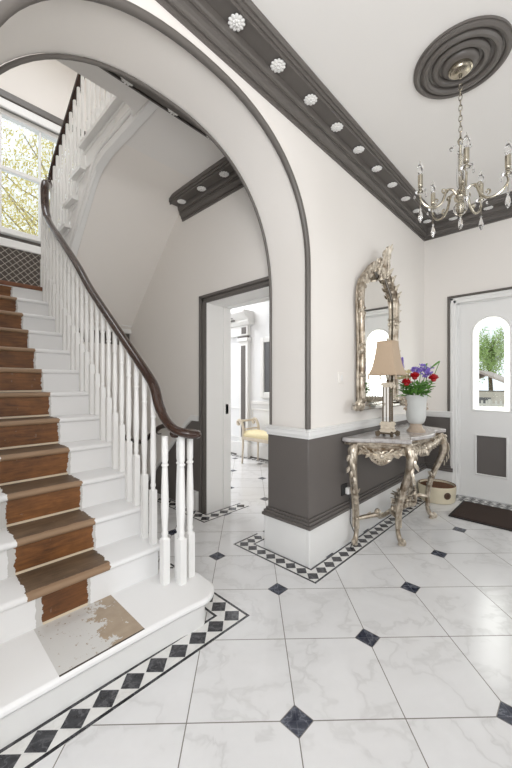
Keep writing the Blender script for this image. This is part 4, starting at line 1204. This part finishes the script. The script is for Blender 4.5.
MB().tube(spline([(0, -.018, -.024), (.004, -.03, -.08), (-.015, -.045, -.15), (-.03, -.05, -.22), (.01, -.05, -.29), (.03, -.055, -.34), (-.02, -.06, -.385), (-.075, -.075, -.398)], 8), .0035, 6).build('cable', 'black', pl)
sw = empty('light_switch', 'small white light switch on the wall left of the mirror', 'switch', (2.34, V_A, 1.276))
MB().box(-.043, -.009, -.043, .043, 0, .043).build('plate', 'wall', sw, bevel=.004)
MB().box(-.013, -.014, -.020, .013, -.009, .020).build('rocker', 'plastic', sw, bevel=.002)

# ------------------------------------------------------------------ the room beyond the doorway
bn = empty('window_seat', 'pale wood bench with cream seat and scrolled arms in the room beyond', 'bench', (3.84, 3.30, 0))
for sx in (-1, 1):
    for y in (-.44, .50):
        MB().tube([(sx * .165, y, .40), (sx * .170, y, .25), (sx * .178, y + .01 * (1 if y > 0 else -1), 0)], [.019, .016, .012], 8).build('leg', 'limed', bn)
MB().box(-.185, -.46, .37, .185, .52, .42).build('seat_rail', 'limed', bn, bevel=.006)
mb = MB(); mb.prism([(-.18, .42), (.18, .42), (.185, .45), (.165, .49), (.10, .505), (-.10, .505), (-.165, .49), (-.185, .45)], -.455, .515, 'y'); mb.build('seat', 'bench_fabric', bn, ang=60, bevel=.008)
for y, s in ((-.44, -1), (.50, 1)):
    mb = MB()
    for sx in (-1, 1):
        mb.tube(spline([(sx * .17, y, .40), (sx * .17, y - s * .01, .52), (sx * .17, y + s * .02, .62), (sx * .17, y + s * .07, .665), (sx * .17, y + s * .115, .645), (sx * .17, y + s * .11, .60), (sx * .17, y + s * .08, .61)], 5), .022, 8)
    mb.tube([(-.17, y + s * .06, .655), (.17, y + s * .06, .655)], .018, 8); mb.tube([(-.17, y - s * .005, .53), (.17, y - s * .005, .53)], .012, 8)
    mb.build('arm', 'limed', bn)
fp = empty('framed_panel', 'white framed dark grey panel on the far wall above the bench', 'wall panel', (4.1, 3.50, 1.0))
mb = MB(); mb.box(-.05, -.30, 0, -.001, -.22, .98); mb.box(-.05, .22, 0, -.001, .30, .98); mb.box(-.05, -.22, .90, -.001, .22, .98); mb.box(-.05, -.22, 0, -.001, .22, .10); mb.build('frame', 'white', fp, bevel=.012)
MB().box(-.025, -.22, .10, -.001, .22, .90).build('panel', 'greyglass', fp, smooth=False)
mb = MB()   # door case on the far wall: pilaster and entablature
mb.box(4.00, 4.03, 0, 4.1, 4.30, .25); mb.box(4.03, 4.06, .25, 4.1, 4.27, 1.95); mb.box(4.0, 4.04, 1.95, 4.1, 4.29, 2.01); mb.box(4.03, 4.06, 2.05, 4.1, 5.6, 2.22)
mb.prism([(4.1, 2.22), (4.0, 2.22), (3.96, 2.27), (3.97, 2.31), (3.90, 2.36), (3.86, 2.41), (3.86, 2.45), (4.1, 2.45)], 3.98, 5.6, 'y')
t21 = struct(mb.build('trim_21', 'white', bevel=.006), 'white pilaster and entablature on the far wall', 'door case')
MB().box(4.022, 4.115, .33, 4.031, 4.215, 1.88).box(4.005, 4.05, 2.012, 4.06, 4.28, 2.036).box(4.02, 4.10, 2.08, 4.031, 4.20, 2.19).build('inset', 'dado', t21, smooth=False)
for j in range(3): MB().box(3.93 - .02 * j, 4.3, 2.30 + .045 * j, 3.97 - .02 * j, 5.6, 2.315 + .045 * j).build('moulding_line', 'dado', t21, smooth=False)
mb = MB().box(4.07, V_B, 0, 4.1, 6.9, .22); mb.box(4.065, V_B, 0, 4.07, 6.9, .02, 1)
struct(mb.build('baseboard_far', ['white', 'dado'], bevel=.003), 'white baseboard of the room beyond', 'baseboard')
border('trim_22', [[(3.99, 2.2), (3.99, 6.8)]], 'black and white tile border along the far wall', .12)
# panelled dado on the far wall
mb = MB()
for y in (3.0, 3.72, 4.35):
    mb.box(4.085, y - .30, .30, 4.1, y - .28, .82); mb.box(4.085, y + .28, .30, 4.1, y + .30, .82); mb.box(4.085, y - .28, .80, 4.1, y + .28, .82); mb.box(4.085, y - .28, .30, 4.1, y + .28, .32)
mb.box(4.07, V_B, .90, 4.1, 4.03, .95)
struct(mb.build('trim_23', 'white', bevel=.003), 'white panelled dado on the far wall', 'panelling')

# ------------------------------------------------------------------ outdoors
o = MB().box(4.9, -20, -.5, 40, 30, -.35).build('ground', 'gravel', smooth=False); struct(o, 'pale gravel drive outside the front door', 'ground')
def tree(name, label, x, y, z0, zc_, rad, n, mat, lw, seed, squash=1.0):
    r = random.Random(seed)
    e = empty(name, label, 'tree', (x, y, z0))
    tr = MB(); h = zc_ - z0
    tr.tube(spline([(0, 0, 0), (.1, .05, h * .4), (-.05, .1, h * .8), (.05, 0, h + rad * .3)], 5), lerp_list([.16, .12, .09, .03], 16), 8)
    tips = []
    for k in range(26):
        a = r.uniform(0, 6.28); el = r.uniform(-.25, 1.2); L = rad * r.uniform(.6, 1.0)
        b0 = Vector((0, 0, h * r.uniform(.55, 1.0))); d = Vector((math.cos(a) * math.cos(el), math.sin(a) * math.cos(el), math.sin(el) * squash))
        p1 = b0 + d * L * .5 + Vector((r.uniform(-.2, .2), r.uniform(-.2, .2), 0)); p2 = b0 + d * L
        tr.tube([tuple(b0), tuple(p1), tuple(p2)], [.03, .018, .005], 6); tips.append((b0, p1, p2))
    tr.build('trunk', 'pale_bark' if seed == 3 else 'bark', e)
    mb = MB()
    for i in range(n):
        b0, p1, p2 = r.choice(tips); t = r.uniform(.25, 1.05); p = (b0 * (1 - t) + p2 * t) + Vector((r.gauss(0, rad * .13), r.gauss(0, rad * .13), r.gauss(0, rad * .13)))
        u = Vector((r.gauss(0, 1), r.gauss(0, 1), r.gauss(0, 1))).normalized(); w = u.orthogonal().normalized(); s = lw * r.uniform(.6, 1.3)
        mb.add([p - u * s, p + w * s * .5, p + u * s, p - w * s * .5], [(0, 1, 2, 3)])
    f = mb.build('foliage', mat, e, smooth=False); f['kind'] = 'stuff'
tree('spring_tree', 'yellow-green budding tree seen through the landing window', 3.0, 10.8, 0, 6.6, 3.4, 17000, 'blossom', .044, 3)
tree('garden_tree', 'green garden tree seen through the glass of the front door', 26.5, 4.3, -.35, 3.4, 1.9, 5200, 'green_tree', .075, 5)
gs = empty('garden_building', 'low pale building with a shallow roof seen through the front door', 'building', (19, 3.35, -.35))
MB().box(-1.5, -1.6, 0, 1.5, 1.6, 1.25).build('wall', 'brick', gs, smooth=False)
MB().prism([(-1.8, 1.2), (0, 2.1), (1.8, 1.2), (1.8, 1.28), (0, 2.2), (-1.8, 1.28)], -1.7, 1.7, 'x').build('roof', 'roof', gs, smooth=False)
MB().box(-1.52, -.5, .3, -1.5, .5, 1.0).build('window', 'greyglass', gs, smooth=False)
fe = empty('garden_fence', 'white picket fence in front of the low building outside', 'fence', (15.6, 2.6, -.35))
for k in range(3): MB().box(-.04, -1.5 + k * 1.45, 0, .04, -1.42 + k * 1.45, 1.0).build('post', 'fence', fe, smooth=False)
mb = MB()
for z in (.35, .75): mb.box(-.02, -1.5, z, .02, 1.48, z + .08)
mb.build('rail', 'fence', fe, smooth=False)
mb = MB()
for k in range(20): mb.box(.02, -1.45 + k * .15, .1, .04, -1.38 + k * .15, .95)
mb.build('pickets', 'fence', fe, smooth=False)

# ------------------------------------------------------------------ light
w = bpy.data.worlds.new('sky'); SC.world = w; w.use_nodes = True
bg = w.node_tree.nodes['Background']
bg.inputs[0].default_value = (.86, .93, 1.0, 1); bg.inputs[1].default_value = 2.3
def area(name, loc, direction, sx, sy, power, col=(1, 1, 1)):
    l = bpy.data.lights.new(name, 'AREA'); l.shape = 'RECTANGLE'; l.size = sx; l.size_y = sy; l.energy = power; l.color = col
    o = bpy.data.objects.new(name, l); COL.objects.link(o); o.location = loc
    o.rotation_euler = Vector(direction).to_track_quat('-Z', 'Y').to_euler()
    return o
area('added_wide_window_fill', (2.55, -2.75, 1.8), (0, 1, -.03), 2.6, 1.8, 36, (1, .985, .96))  # fill light outside the added wide window
area('added_rear_window_fill', (-2.15, -.4, 1.7), (1, 0, -.03), 2.5, 1.9, 50, (.84, .91, 1))  # cool fill light outside the added window behind the camera
area('added_skylight_fill', (1.05, 3.1, 5.95), (0, 0, -1), 1.4, 1.6, 66, (.97, .98, 1))  # fill light above the added ceiling opening, brightens the stair hall
area('added_rooflight_fill', (3.25, 5.4, 3.55), (0, -.25, -1), 1.3, 2.2, 150, (.97, .98, 1))  # fill light above the opening added in the far room's ceiling
area('added_fill_lamp', (-.25, -.55, 1.75), (.42, .86, .27), .9, .9, 64, (1, .985, .97))  # unseen lamp added behind the camera to brighten stair hall and soffits
area('daylight_front_door', (4.75, .42, 1.6), (-1, 0, -.1), .9, 1.1, 22, (1, .98, .93))

# ------------------------------------------------------------------ camera
cam = bpy.data.cameras.new('camera'); co = bpy.data.objects.new('camera', cam); COL.objects.link(co)
cam.sensor_fit = 'HORIZONTAL'; cam.sensor_width = 24.0; cam.lens = 341.3 / 512 * 24.0
cam.clip_start = .05
co.location = (0, 0, 1.23); co.rotation_euler = (PI / 2, 0, math.radians(46.2 - 90 + 0) + math.radians(0))
co.rotation_euler = (PI / 2, 0, math.radians(90 - 46.2 - 90))
SC.camera = co
SC.view_settings.view_transform = 'Standard'; SC.view_settings.look = 'None'
SC.view_settings.gamma = 1; SC.view_settings.use_curve_mapping = False
SC.view_settings.exposure = -.71
SC.cycles.use_denoising = True
SC.cycles.max_bounces = 10; SC.cycles.diffuse_bounces = 6; SC.cycles.transparent_max_bounces = 12
SC.cycles.sample_clamp_indirect = 6
